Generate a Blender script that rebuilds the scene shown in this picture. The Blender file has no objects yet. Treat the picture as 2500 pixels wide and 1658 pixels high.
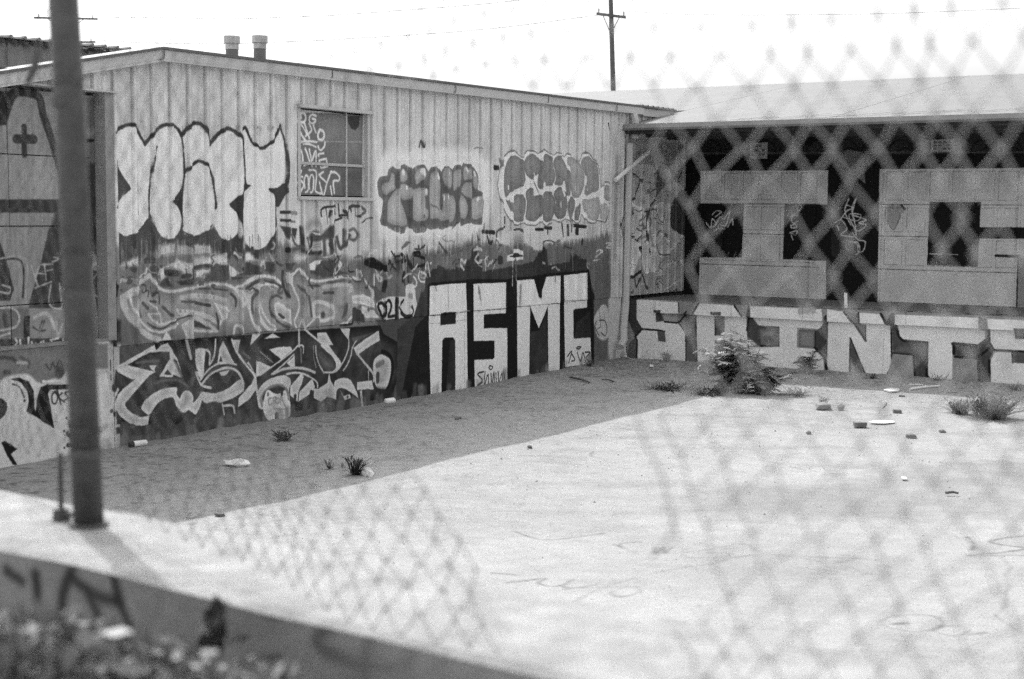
import bpy, math, random
import numpy as np
from mathutils import Vector, Matrix, Quaternion

# ------------------------------------------------------------------ camera, world, sun, exposure
scene = bpy.context.scene
COL = scene.collection
random.seed(7)
FPX, CX, CY = 3472.0, 1250.0, 829.0          # 50 mm lens on a 36 mm wide frame, photo 2500 x 1658
PITCH, ROLL, EYE = math.radians(5.1), math.radians(0.5), 2.6
cF = np.array([0, math.cos(PITCH), -math.sin(PITCH)])
_R0 = np.array([1.0, 0, 0]); _U0 = np.array([0, math.sin(PITCH), math.cos(PITCH)])
cR = _R0 * math.cos(ROLL) + _U0 * math.sin(ROLL)
cU = _U0 * math.cos(ROLL) - _R0 * math.sin(ROLL)
cO = np.array([0, 0, EYE])
cam = bpy.data.cameras.new('camera'); camo = bpy.data.objects.new('camera', cam); COL.objects.link(camo)
camo.matrix_world = Matrix(((cR[0], cU[0], -cF[0], 0), (cR[1], cU[1], -cF[1], 0), (cR[2], cU[2], -cF[2], EYE), (0, 0, 0, 1)))
cam.lens = 50.0; cam.sensor_width = 36.0; cam.clip_end = 1500; cam.clip_start = 0.05
cam.dof.use_dof = True; cam.dof.focus_distance = 19.5; cam.dof.aperture_fstop = 3.1
scene.camera = camo

SUN_TRAVEL = Vector((0.414, -0.751, -1.0)).normalized()
EL = math.asin(-SUN_TRAVEL.z)
AZ = math.atan2(-SUN_TRAVEL.x, -SUN_TRAVEL.y)
world = bpy.data.worlds.new('World'); scene.world = world; world.use_nodes = True
wn = world.node_tree.nodes; wl = world.node_tree.links; wn.clear()
sky = wn.new('ShaderNodeTexSky'); sky.sky_type = 'NISHITA'; sky.sun_disc = False
sky.sun_elevation = EL; sky.sun_rotation = AZ; sky.dust_density = 5.0; sky.air_density = 3.0
bw = wn.new('ShaderNodeVectorMath'); bw.operation = 'DOT_PRODUCT'; bw.inputs[1].default_value = (0.28, 0.34, 0.38)   # panchromatic film: all three thirds of the spectrum count
bg = wn.new('ShaderNodeBackground'); wo = wn.new('ShaderNodeOutputWorld')
bg.inputs['Strength'].default_value = 0.15
wl.new(sky.outputs[0], bw.inputs[0]); wl.new(bw.outputs['Value'], bg.inputs['Color']); wl.new(bg.outputs[0], wo.inputs[0])
sun = bpy.data.lights.new('sun', 'SUN'); sun.energy = 2.0; sun.angle = math.radians(0.5); sun.color = (1, 1, 1)
suno = bpy.data.objects.new('sun', sun); COL.objects.link(suno)
suno.rotation_euler = SUN_TRAVEL.to_track_quat('-Z', 'Y').to_euler(); suno.location = (-10, 20, 30)
scene.view_settings.view_transform = 'Standard'; scene.view_settings.look = 'None'
scene.view_settings.gamma = 1.0; scene.view_settings.use_curve_mapping = False
scene.view_settings.exposure = 1.17
scene.render.engine = 'CYCLES'
scene.cycles.use_denoising = False
scene.cycles.use_adaptive_sampling = True; scene.cycles.adaptive_threshold = 0.027; scene.cycles.adaptive_min_samples = 32
scene.cycles.max_bounces = 6

# ------------------------------------------------------------------ site frame
# A: foot of the metal wall; s runs along it away from the camera, t comes out of it into the yard
A0 = np.array([-4.2935, 15.3958, 0.0]); US = np.array([0.52655, 0.85015, 0.0]); UT = np.array([0.85015, -0.52655, 0.0])
ZV = np.array([0, 0, 1.0])
S_DOCK, S_WALL = 12.06, 14.46
def W(s, t, z): return A0 + US * s + UT * t + ZV * z
def ray(x, y): return cF + cR * ((x - CX) / FPX) - cU * ((y - CY) / FPX)
def hit(x, y, P, N):
    d = ray(x, y); return cO + d * (np.dot(P - cO, N) / np.dot(d, N))
def on_ground(x, y, z=0.0): return hit(x, y, np.array([0, 0, z]), ZV)
def at_depth(x, y, d): return cO + ray(x, y) * d
def lin(v): 
    v = np.asarray(v, dtype=np.float32) / 255.0
    return np.where(v <= 0.04045, v / 12.92, ((v + 0.055) / 1.055) ** 2.4)

# crops of the photograph that strokes were read from: x0, y0, scale
FR = dict(N=(0, 0, 1), Fa=(250, 250, .27484), Fb=(250, 600, .33827), Fc=(880, 250, .29598), Fd=(880, 580, .29598),
          Fe=(1450, 180, .44397), Ff=(1450, 680, .44397), Fg=(0, 550, .4464), Fh=(0, 180, .24233), Fi=(1500, 700, .19027),
          Fj=(1950, 720, .23256), Fk=(1640, 380, .24236), Fl=(2080, 380, .24235), Fw=(690, 240, .17857), Fm=(1400, 700, .14032),
          Fn=(1400, 220, .12755), Fo=(200, 800, .20408), P1=(270, 640, .15222), P2=(600, 640, .15222), P3=(270, 830, .15222),
          P4=(600, 800, .15222), P5=(260, 560, .16913), P6=(640, 500, .13531), P7=(900, 600, .12755), P8=(1140, 530, .16068),
          Q1=(910, 360, .14032), Q2=(1200, 350, .24559), Q3=(0, 560, .37956), Q4=(0, 860, .33493), Q5=(1500, 380, .40146),
          G1=(0, 1100, .54968), G2=(1200, 1000, .54968), H1=(2050, 200, .19027), H2=(1600, 220, .21142))
def fr(f, pts):
    x0, y0, k = FR[f]; return [(x0 + k * x, y0 + k * y) for x, y in pts]

# ------------------------------------------------------------------ paint: flat print on walls, rasterised in wall metres
rng = np.random.default_rng(3)
def vnoise(h, w, cy, cx, seed):
    r = np.random.default_rng(seed); gh, gw = int(h / cy) + 3, int(w / cx) + 3
    g = r.random((gh, gw)).astype(np.float32)
    y = np.arange(h, dtype=np.float32) / cy; x = np.arange(w, dtype=np.float32) / cx
    yi, xi = y.astype(int), x.astype(int); fy, fx = (y - yi)[:, None], (x - xi)[None, :]
    fy = fy * fy * (3 - 2 * fy); fx = fx * fx * (3 - 2 * fx)
    a = g[yi][:, xi]; b = g[yi][:, xi + 1]; c = g[yi + 1][:, xi]; d = g[yi + 1][:, xi + 1]
    return (a * (1 - fx) + b * fx) * (1 - fy) + (c * (1 - fx) + d * fx) * fy - 0.5
def crom(p, closed, k=6):
    p = np.asarray(p, float); n = len(p)
    if n < 3: return p
    out = []
    for i in range(n if closed else n - 1):
        if closed: a, b, c, d = p[i - 1], p[i], p[(i + 1) % n], p[(i + 2) % n]
        else: a, b, c, d = p[max(i - 1, 0)], p[i], p[i + 1], p[min(i + 2, n - 1)]
        for j in range(k):
            t = j / k
            out.append(.5 * (2 * b + (c - a) * t + (2 * a - 5 * b + 4 * c - d) * t * t + (3 * b - a - 3 * c + d) * t ** 3))
    if not closed: out.append(p[-1])
    return np.array(out)
class Canvas:
    def __init__(s, name, P, U, V, u0, u1, v0, v1, ppm, base):
        s.name, s.P, s.U, s.V, s.u0, s.u1, s.v0, s.v1, s.ppm = name, P, U, V, u0, u1, v0, v1, ppm
        s.N = np.cross(U, V); s.w = int((u1 - u0) * ppm); s.h = int((v1 - v0) * ppm)
        s.im = np.full((s.h, s.w), base, np.float32)
        s.wob = vnoise(s.h, s.w, 7, 7, 11) * 2.0 + vnoise(s.h, s.w, 3, 3, 12) * 1.2
        s.blot = np.clip(vnoise(s.h, s.w, 22, 22, 15) + .5 * vnoise(s.h, s.w, 8, 8, 16) + .5, 0, 1)
        s.stk = vnoise(s.h, s.w, 60, 2.2, 13) + .6 * vnoise(s.h, s.w, 90, 6, 14)
    def to(s, f, pts):
        out = []
        for x, y in (fr(f, pts) if f else pts):
            if f: p = hit(x, y, s.P, s.N) - s.P; q = (p @ s.U, p @ s.V)
            else: q = (x, y)
            out.append(((q[0] - s.u0) * s.ppm, (q[1] - s.v0) * s.ppm))
        return np.array(out)
    def kpx(s, f, p):
        if not f: return s.ppm
        x, y = fr(f, [p])[0]; q = hit(x, y, s.P, s.N); return FR[f][2] * ((q - cO) @ cF) / FPX * s.ppm
    def _box(s, q, pad):
        x0 = max(int(q[:, 0].min() - pad), 0); x1 = min(int(q[:, 0].max() + pad) + 2, s.w)
        y0 = max(int(q[:, 1].min() - pad), 0); y1 = min(int(q[:, 1].max() + pad) + 2, s.h)
        return x0, x1, y0, y1
    def _dist(s, q, box, closed):
        x0, x1, y0, y1 = box
        D = np.full((y1 - y0, x1 - x0), 1e6, np.float32)
        Y, X = np.mgrid[y0:y1, x0:x1].astype(np.float32)
        m = len(q)
        for i in range(m if closed else m - 1):
            a, b = q[i], q[(i + 1) % m]; d = b - a; L = float(d @ d) + 1e-9
            t = np.clip(((X - a[0]) * d[0] + (Y - a[1]) * d[1]) / L, 0, 1)
            np.minimum(D, np.hypot(X - a[0] - t * d[0], Y - a[1] - t * d[1]), out=D)
        return D, X, Y
    def _mix(s, box, al, v):
        x0, x1, y0, y1 = box; c = s.im[y0:y1, x0:x1]; c += (v - c) * al
    def line(s, f, pts, w, v, soft=1.6, a=1.0, sm=1, wob=.5, streak=0):
        q = s.to(f, pts); r = w * s.kpx(f, pts[len(pts) // 2]) / 2
        if sm and len(q) > 2: q = crom(q, False, 5)
        if len(q) == 1: q = np.vstack([q, q + .01])
        pad = r + soft + 4 + abs(streak)
        # long lines: in chunks, so that each works on a small window
        box = s._box(q, pad)
        if box[1] <= box[0] or box[3] <= box[2]: return
        D, X, Y = s._dist(q, box, False)
        sl = np.s_[box[2]:box[3], box[0]:box[1]]
        D = D + wob * s.wob[sl] + streak * s.stk[sl]
        s._mix(box, np.clip((r - D) / soft + .5, 0, 1) * a, v)
    def poly(s, f, pts, v, soft=1.6, a=1.0, sm=0, wob=.5, streak=0, inner=0, deep=11):
        q = s.to(f, pts)
        if sm: q = crom(q, True, 4)
        box = s._box(q, soft + 4 + abs(streak))
        if box[1] <= box[0] or box[3] <= box[2]: return
        D, X, Y = s._dist(q, box, True)
        ins = np.zeros(D.shape, bool); m = len(q)
        for i in range(m):
            (ax, ay), (bx, by) = q[i], q[(i + 1) % m]
            if ay == by: continue
            c = (ay > Y) != (by > Y)
            ins ^= c & (X < (bx - ax) * (Y - ay) / (by - ay) + ax)
        sd = np.where(ins, -D, D)
        sl = np.s_[box[2]:box[3], box[0]:box[1]]
        sd = sd + wob * s.wob[sl] + streak * s.stk[sl]
        if inner: v = v - inner * np.clip((-sd - 2.5) / deep, 0, 1) * (.55 + 1.1 * s.blot[sl])      # fill sprayed darker inside a lighter rim
        s._mix(box, np.clip(-sd / soft + .5, 0, 1) * a, v)
    def dots(s, f, pts, w, v, **k):
        for p in pts: s.line(f, [p], w, v, **k)
    def drips(s, f, x0, x1, y, n, l0, l1, w, v, a=.8, seed=1):
        r = random.Random(seed)
        for _ in range(n):
            x = r.uniform(x0, x1); L = r.uniform(l0, l1); yy = y + r.uniform(-.1, .1) * l1
            s.line(f, [(x, yy), (x + r.uniform(-3, 3), yy + L)], w * r.uniform(.5, 1.2), v, a=a * r.uniform(.5, 1), wob=.2)
    def grime(s, amp, seed, big=60):
        n = vnoise(s.h, s.w, big, big, seed) + .6 * vnoise(s.h, s.w, big / 4, big / 4, seed + 1) + .5 * vnoise(s.h, s.w, 3, 3, seed + 2) + .5 * vnoise(s.h, s.w, 1.5, 1.5, seed + 3)
        s.im += amp * n
    def image(s, K, lo=.012, hi=.85):
        alb = np.clip(lin(np.clip(s.im, 0, 255)) / K, lo, hi)
        im = bpy.data.images.new(s.name, s.w, s.h, alpha=False, float_buffer=False)
        im.colorspace_settings.name = 'Non-Color'
        px = np.ones((s.h, s.w, 4), np.float32); px[..., :3] = np.sqrt(alb)[..., None]   # stored as square root, squared again in the material
        im.pixels.foreach_set(px.ravel()); im.update(); im.pack()
        return im
    def uv(s, p):
        d = np.asarray(p) - s.P; return ((d @ s.U - s.u0) / (s.u1 - s.u0), (d @ s.V - s.v0) / (s.v1 - s.v0))

# ================================================================== paint on the metal wall (plane t = 0)
LW = Canvas('metal_wall_paint', A0, US, ZV, -2.6, 14.7, -.15, 4.75, 150, 177)
LW.im += 14 * LW.stk + 16 * vnoise(LW.h, LW.w, 90, 40, 5)
RIBS = [round(.024 + .279 * k, 3) for k in range(-10, 8)]
RIBS += [round(1.977 + .2864 * k, 3) for k in range(1, 11)]
RIBS += [round(4.841 + .2977 * k, 3) for k in range(1, 34)]
for i in range(len(RIBS) - 1):
    x0 = int((RIBS[i] - LW.u0) * LW.ppm); x1 = int((RIBS[i + 1] - LW.u0) * LW.ppm)
    if x1 > 0: LW.im[:, max(x0, 0):x1] += random.uniform(-6, 6)
L = LW
for x in RIBS:                                                   # dark line painted beside each rib to strengthen its shading
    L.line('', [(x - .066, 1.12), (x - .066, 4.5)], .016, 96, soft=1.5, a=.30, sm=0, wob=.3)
# ---- overpainted middle band, drips and buffed patches
L.poly('N', [(270, 596), (420, 600), (660, 590), (900, 640), (905, 900), (270, 900)], 104, soft=14, streak=10)
L.poly('N', [(880, 640), (1000, 622), (1160, 590), (1300, 600), (1400, 590), (1440, 586), (1500, 560), (1500, 900), (880, 950)], 98, soft=14, streak=16)
L.poly('N', [(264, 835), (290, 835), (290, 1110), (255, 1110)], 150)
# plinth ground tone
L.poly('N', [(-60, 850), (262, 838), (300, 1110), (-60, 1180)], 160)
L.poly('N', [(290, 846), (1500, 725), (1500, 960), (290, 1110)], 70)
# ---- NAY throw-up
L.poly('Fa', [(110, 1150), (420, 1000), (500, 1180), (700, 1100), (1000, 1100), (1240, 1200), (1250, 1250), (1530, 1150), (1530, 1330), (1200, 1400), (900, 1310), (500, 1270), (300, 1420), (112, 1420)], 62, soft=6, streak=14)
L.poly('Fa', [(104, 515), (250, 770), (112, 885)], 62)
L.poly('Fa', [(580, 885), (720, 700), (725, 960), (690, 1030)], 48)
L.poly('Fa', [(1105, 912), (1318, 740), (1250, 690), (1245, 1200), (1190, 1000)], 50)
L.poly('Fa', [(1462, 768), (1625, 715), (1632, 800), (1560, 930), (1525, 935)], 60)
LET = 199
L.poly('Fa', [(105, 270), (150, 225), (210, 215), (270, 225), (330, 310), (370, 375), (430, 310), (470, 400), (430, 520), (408, 700), (402, 1010), (380, 1050), (330, 1125), (250, 1180), (190, 1195), (130, 1160), (110, 1060), (112, 960), (135, 870), (190, 800), (245, 768), (180, 665), (130, 570), (105, 500)], LET, sm=1)
L.poly('Fa', [(470, 400), (440, 300), (500, 235), (570, 205), (640, 220), (685, 290), (705, 430), (715, 560), (712, 650), (700, 740), (655, 825), (612, 880), (660, 930), (690, 1010), (690, 1090), (660, 1170), (590, 1215), (520, 1195), (480, 1140), (430, 1090), (415, 1000), (410, 850), (415, 650), (440, 520)], LET, sm=1)
L.poly('Fa', [(702, 300), (745, 240), (810, 205), (870, 215), (920, 270), (945, 370), (1000, 300), (1080, 245), (1150, 265), (1215, 320), (1245, 450), (1258, 600), (1255, 720), (1200, 820), (1118, 910), (1180, 980), (1200, 1060), (1190, 1160), (1140, 1215), (1090, 1230), (1040, 1200), (1000, 1130), (970, 1085), (900, 1160), (820, 1195), (750, 1180), (710, 1150), (702, 1000), (705, 850), (722, 640), (715, 500)], LET, sm=1)
L.poly('Fa', [(1245, 240), (1262, 235), (1300, 330), (1340, 385), (1400, 410), (1465, 385), (1520, 320), (1568, 225), (1590, 330), (1610, 480), (1615, 620), (1590, 720), (1530, 768), (1468, 766), (1500, 830), (1525, 930), (1528, 1050), (1500, 1180), (1440, 1280), (1370, 1310), (1300, 1290), (1260, 1220), (1245, 1100), (1245, 950), (1270, 860), (1315, 745), (1270, 720), (1265, 600), (1255, 450), (1240, 330)], LET, sm=1)
for pts, w, v in [([(105, 270), (150, 230), (210, 205), (270, 210), (310, 270), (345, 335), (370, 375)], 32, 46),
    ([(370, 375), (420, 300), (480, 240), (540, 205), (610, 205), (660, 240), (692, 295)], 32, 46),
    ([(692, 290), (705, 380), (715, 520), (718, 640), (705, 780), (698, 900), (703, 1100)], 20, 50),
    ([(700, 290), (740, 240), (800, 190), (870, 200), (920, 270), (942, 375)], 36, 44),
    ([(942, 372), (1000, 305), (1060, 250), (1110, 235), (1170, 265), (1225, 320)], 36, 52),
    ([(1240, 300), (1245, 400), (1255, 550), (1262, 725)], 20, 52),
    ([(1242, 240), (1262, 228), (1290, 290), (1330, 370), (1400, 408), (1460, 385), (1520, 320), (1572, 210)], 28, 48),
    ([(1575, 240), (1605, 330), (1625, 480), (1635, 620), (1620, 730)], 26, 62),
    ([(288, 450), (292, 600), (300, 760), (303, 900), (303, 1040)], 14, 55),
    ([(475, 400), (445, 500), (425, 600), (410, 760), (405, 900), (410, 1050)], 19, 52),
    ([(720, 620), (780, 570), (835, 525), (885, 535), (930, 580), (965, 660), (985, 780), (1000, 900), (998, 940)], 27, 48),
    ([(240, 772), (150, 850), (110, 935)], 14, 55), ([(1530, 770), (1530, 1000), (1532, 1100), (1500, 1200)], 22, 56),
    ([(415, 1000), (440, 1110), (500, 1180)], 14, 55), ([(130, 1160), (200, 1196), (300, 1160), (395, 1040)], 12, 52),
    ([(710, 1150), (800, 1195), (900, 1160), (970, 1090)], 12, 52)]:
    L.line('Fa', pts, w, v, soft=2.2, wob=.9)
L.dots('Fa', [(612, 885)], 34, 30); L.dots('Fa', [(1322, 1300)], 36, 38)
L.drips('Fa', 120, 1530, 1190, 46, 40, 200, 9, 55, a=.6, seed=3)
L.drips('Fa', 300, 1500, 215, 40, 10, 40, 10, 60, a=.5, seed=4)
L.drips('Fa', 120, 1600, 1230, 30, 60, 220, 8, 150, a=.5, seed=5)
# ---- window glass and its white tags
L.poly('Fw', [(185, 195), (1130, 215), (1120, 1345), (185, 1345)], 96, soft=1)
L.poly('Fw', [(520, 240), (780, 260), (800, 520), (640, 600), (520, 420)], 118, soft=20, a=.6)
L.poly('Fw', [(840, 270), (1100, 250), (1100, 800), (840, 760)], 120, soft=25, a=.55)
L.poly('Fw', [(910, 245), (1090, 240), (1080, 380), (1030, 440), (970, 420), (930, 330)], 55)
L.poly('Fw', [(840, 1000), (1110, 990), (1110, 1340), (840, 1340)], 84, soft=8)
L.line('Fw', [(190, 590), (1120, 600)], 12, 150, a=.7)
L.line('Fw', [(215, 235), (190, 300), (190, 330)], 20, 195)
for pts, w in [([(260, 270), (205, 265), (215, 215), (270, 220), (285, 270), (235, 310)], 30), ([(275, 215), (330, 205), (352, 270), (330, 325), (290, 330)], 32),
    ([(205, 330), (260, 430), (310, 530), (350, 580)], 34), ([(330, 330), (360, 430), (400, 545)], 32), ([(280, 350), (340, 440), (370, 500)], 24),
    ([(490, 245), (440, 225), (402, 270), (410, 330), (460, 345), (488, 300), (440, 280)], 30), ([(395, 350), (430, 440), (350, 520)], 28),
    ([(455, 370), (490, 470)], 28), ([(545, 430), (592, 455), (605, 515), (580, 570), (530, 560), (518, 500), (545, 430)], 34),
    ([(205, 420), (225, 500), (240, 590)], 26), ([(215, 640), (300, 600), (400, 590), (500, 600)], 26), ([(320, 630), (400, 630), (495, 672)], 24),
    ([(615, 605), (600, 670), (550, 712), (520, 660)], 26), ([(215, 690), (225, 760), (250, 830), (292, 900), (220, 940), (230, 860)], 32),
    ([(245, 650), (300, 760), (312, 870)], 34), ([(345, 690), (380, 790), (402, 880), (330, 920)], 32), ([(400, 700), (420, 800), (440, 930)], 28),
    ([(440, 850), (490, 720), (490, 935)], 26), ([(595, 755), (525, 770), (530, 800)], 24),
    ([(310, 1080), (270, 1060), (290, 990), (200, 1060), (260, 1110), (320, 1170), (310, 1230), (250, 1310), (235, 1200), (195, 1160)], 30),
    ([(340, 1230), (330, 1130), (352, 1060), (385, 1090), (385, 1250), (350, 1290)], 28), ([(400, 1240), (400, 1120), (430, 1050), (460, 1100), (450, 1260), (420, 1290)], 28),
    ([(400, 985), (490, 1000), (492, 1150), (485, 1270), (560, 1310)], 28), ([(530, 1050), (590, 1010), (545, 1060), (600, 1120), (632, 1150)], 26),
    ([(700, 1005), (645, 1150), (600, 1340)], 30), ([(540, 1150), (570, 1280), (590, 1340)], 28),
    ([(690, 1010), (760, 1020), (812, 1080), (800, 1130), (730, 1140), (742, 1300)], 30), ([(690, 1210), (710, 1340)], 28)]:
    L.line('Fw', pts, w, 200, soft=2.4)
L.line('Fw', [(535, 850), (630, 830), (650, 930), (560, 955), (535, 850)], 30, 200, sm=0, soft=2.4)
# ---- FILMTE tag and the dark scrawls under the window
for pts, w, v in [([(1055, 210), (1045, 130), (1070, 70), (1150, 45), (1275, 35)], 40, 50), ([(1130, 60), (1150, 180), (1165, 350)], 18, 55),
    ([(1210, 120), (1190, 225)], 50, 62), ([(1290, 90), (1300, 175)], 30, 70), ([(1360, 0), (1370, 120), (1375, 210), (1420, 240), (1300, 290), (1285, 320)], 32, 48),
    ([(1380, 195), (1500, 190)], 38, 45), ([(1450, 110), (1500, 190), (1490, 240)], 50, 58), ([(1540, 70), (1545, 290)], 14, 65),
    ([(1560, 60), (1600, 30), (1700, 30)], 60, 65), ([(1590, 130), (1580, 60)], 36, 60), ([(1660, 50), (1665, 210)], 16, 58),
    ([(1750, 40), (1850, 120), (1720, 210)], 60, 88), ([(1690, 210), (1760, 220), (1780, 330), (1860, 260), (1945, 240)], 22, 62), ([(1300, 40), (1280, 0)], 30, 60),
    ([(320, 140), (485, 140)], 52, 48), ([(320, 285), (495, 290)], 52, 55), ([(520, 150), (600, 160)], 70, 125), ([(520, 310), (570, 310)], 40, 100)]:
    L.line('P6', pts, w, v, soft=2)
L.line('P6', [(800, 420), (900, 320), (1000, 360), (1040, 480)], 120, 118, soft=12, a=.7)
L.poly('P6', [(300, 380), (500, 420), (510, 470), (440, 640), (380, 520)], 66, soft=3)
L.poly('P6', [(510, 425), (620, 430), (580, 640), (530, 540)], 58, soft=3)
L.poly('P6', [(1040, 550), (1240, 360), (1290, 470), (1260, 600), (1100, 640), (900, 680), (820, 600), (880, 490), (960, 470)], 72, soft=6, sm=1)
L.poly('P6', [(870, 500), (940, 500), (1040, 550), (950, 550)], 180)
for pts, w, v in [([(670, 420), (690, 600), (705, 850)], 70, 58), ([(515, 540), (560, 680), (620, 745), (710, 750)], 40, 62), ([(480, 830), (700, 770)], 70, 85),
    ([(880, 600), (860, 860)], 60, 40), ([(760, 870), (900, 880), (1050, 860)], 64, 40), ([(800, 600), (855, 860)], 24, 45), ([(1100, 650), (1112, 890)], 90, 78),
    ([(1210, 640), (1232, 890)], 70, 72), ([(1300, 640), (1312, 850)], 50, 88), ([(1330, 600), (1405, 790), (1560, 560)], 80, 76), ([(1450, 460), (1450, 700)], 60, 84),
    ([(1560, 470), (1640, 440), (1700, 540), (1650, 640), (1570, 620)], 54, 88)]:
    L.line('P6', pts, w, v, soft=4)
L.dots('P6', [(430, 820)], 110, 40)
L.poly('P6', [(900, 690), (1050, 650), (1060, 820), (890, 820)], 150); L.line('P6', [(900, 740), (1040, 690)], 14, 100); L.line('P6', [(900, 780), (1040, 740)], 14, 100)
L.line('P6', [(600, 960), (700, 960)], 130, 182, soft=14); L.poly('P6', [(830, 1080), (950, 1010), (1060, 1000), (1050, 1090), (960, 1080), (940, 1190), (850, 1180)], 195)
L.poly('P6', [(1330, 920), (1430, 1080), (1380, 1185), (1350, 1100)], 180)
L.poly('P6', [(970, 1080), (1060, 1010), (1300, 1010), (1370, 1180), (1500, 1240), (1300, 1290), (1100, 1320), (850, 1270), (850, 1200), (940, 1190)], 70, soft=3)
L.poly('P6', [(0, 1080), (60, 1040), (230, 1080), (200, 1200), (140, 1240), (30, 1200)], 72, soft=3)
L.poly('P6', [(400, 1060), (580, 1060), (500, 1215), (420, 1170)], 64, soft=3)
L.line('P6', [(1800, 1080), (1850, 1020)], 200, 66, soft=30, a=.8)
L.poly('P6', [(1820, 1080), (1850, 990), (1960, 955), (2100, 1020), (2180, 1090), (2235, 1110), (2230, 1215), (2100, 1190), (1940, 1140)], 27, sm=1, soft=3)
# ---- patches under NAY
for pts, v, so in [([(530, 440), (590, 330), (660, 420), (710, 490), (660, 500), (540, 490)], 60, 3), ([(740, 240), (950, 210), (960, 350), (740, 400)], 172, 8), ([(1000, 240), (1240, 240), (1240, 370), (1010, 370)], 148, 5),
    ([(1250, 230), (1470, 230), (1490, 350), (1260, 360)], 172, 5), ([(1060, 380), (1220, 380), (1200, 480), (1130, 520)], 104, 4), ([(1510, 380), (1690, 380), (1700, 500), (1520, 540)], 196, 9), ([(1260, 420), (1490, 400), (1500, 525), (1260, 560)], 190, 9),
    ([(160, 540), (410, 400), (410, 520)], 186, 6), ([(800, 560), (1000, 440), (1200, 500), (1190, 690), (1050, 600), (900, 560)], 186, 5), ([(1270, 600), (1450, 580), (1400, 700), (1280, 690)], 190, 3),
    ([(1990, 340), (2060, 340), (2140, 450), (1990, 470)], 195, 6), ([(750, 620), (800, 560), (840, 690), (780, 730)], 200, 3), ([(1760, 520), (1900, 630), (1980, 600), (1760, 720)], 186, 3), ([(2220, 460), (2290, 440), (2220, 540)], 180, 5),
    ([(1400, 720), (1480, 620), (1520, 560), (1560, 500), (1640, 520), (1750, 530), (1750, 740), (1400, 750)], 70, 2), ([(740, 800), (870, 690), (930, 840), (760, 840)], 58, 3), ([(1000, 760), (1200, 720), (1230, 800), (1060, 830)], 52, 3),
    ([(1780, 700), (1950, 690), (1850, 830)], 60, 3), ([(2000, 470), (2200, 560), (2180, 650), (1960, 670), (1990, 540)], 64, 3), ([(2240, 530), (2330, 470), (2365, 560), (2360, 650)], 60, 3), ([(600, 540), (800, 520), (760, 640), (700, 760), (600, 620)], 76, 4)]:
    L.poly('P5', pts, v, soft=so, wob=1.2)
for pts, w, v in [([(1215, 595), (1270, 560), (1400, 530), (1500, 545)], 60, 55), ([(1225, 600), (1232, 750)], 60, 42), ([(850, 630), (1000, 645)], 90, 52), ([(220, 705)], 50, 38), ([(320, 740)], 125, 64), ([(1080, 690), (1170, 670)], 60, 60), ([(1940, 575)], 70, 40), ([(1860, 300), (1870, 380)], 60, 60), ([(430, 580), (430, 640)], 40, 70), ([(60, 790)], 130, 36)]:
    L.line('P5', pts, w, v, soft=2.5, wob=1)
L.drips('P5', 300, 2300, 160, 60, 60, 260, 9, 180, a=.5, seed=8); L.drips('P5', 300, 2300, 250, 60, 60, 260, 10, 70, a=.5, seed=9)
# ---- upper mural on the sheet metal, greys
L.poly('Fb', [(120, 400), (150, 330), (330, 205), (430, 310), (600, 285), (900, 255), (1150, 205), (1290, 260), (1420, 170), (1600, 240), (1840, 180), (1960, 430), (1990, 600), (1100, 650), (400, 690), (250, 650), (150, 560)], 98, sm=0, soft=4, inner=-30, deep=25)
L.poly('P1', [(0, 300), (80, 380), (60, 560), (0, 640)], 36)
L.poly('P1', [(0, 900), (160, 950), (150, 1300), (0, 1310)], 40, soft=8)
L.poly('P1', [(160, 900), (440, 1000), (470, 1320), (160, 1330)], 88, soft=5)
def many(f, rows, **k):
    for pts, w, v in rows: L.line(f, pts, w, v, **k)
many('P1', [([(615, 215), (690, 350), (780, 430), (900, 470), (1080, 460), (1300, 410), (1550, 360), (1750, 360), (1900, 390), (2000, 450), (2060, 560), (2090, 660)], 52, 180),
    ([(600, 225), (490, 300), (455, 335)], 80, 178), ([(410, 440), (250, 530), (150, 600)], 120, 172), ([(190, 600), (210, 720), (300, 880), (430, 1010)], 140, 158),
    ([(300, 590), (350, 750), (470, 950), (600, 1080), (750, 1130), (900, 1090), (1060, 990)], 38, 188), ([(450, 1080), (600, 1190), (770, 1250)], 100, 172),
    ([(1120, 570), (1300, 540), (1500, 550), (1700, 580), (1790, 610)], 76, 168), ([(600, 640), (690, 740), (780, 870), (792, 1000)], 36, 182), ([(590, 840), (780, 832)], 26, 180),
    ([(590, 840), (690, 970), (790, 1005), (900, 980), (1060, 900), (1250, 850)], 40, 183), ([(1285, 900), (1292, 1080), (1500, 1112), (1690, 1112)], 38, 180), ([(1330, 880), (1500, 980), (1650, 1080)], 70, 165),
    ([(1690, 1112), (1755, 960), (1850, 850)], 36, 180), ([(1960, 1150), (1980, 1040), (2050, 1020), (2105, 1150)], 50, 176), ([(2000, 410), (2200, 320), (2365, 240)], 44, 182), ([(2200, 720), (2230, 820), (2290, 1020), (2365, 1140)], 40, 176), ([(2190, 560), (2240, 440), (2365, 330)], 60, 170)], soft=3)
for pts, v in [([(1640, 650), (1750, 680), (1910, 780), (1840, 850), (1780, 950), (1740, 850)], 178), ([(1000, 750), (1250, 770), (1450, 800), (1650, 900), (1690, 1000), (1400, 860), (1080, 850)], 166), ([(1120, 1010), (1260, 920), (1290, 1230), (1210, 1240)], 168),
    ([(880, 1110), (970, 1250), (800, 1260)], 178), ([(2000, 430), (2130, 480), (2200, 620), (2160, 700), (2060, 740), (2060, 600)], 166), ([(610, 850), (770, 850), (785, 985), (700, 960)], 120), ([(1310, 930), (1400, 960), (1565, 1075), (1310, 1040)], 50)]:
    L.poly('P1', pts, v + 8, soft=2, inner=40)
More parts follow.
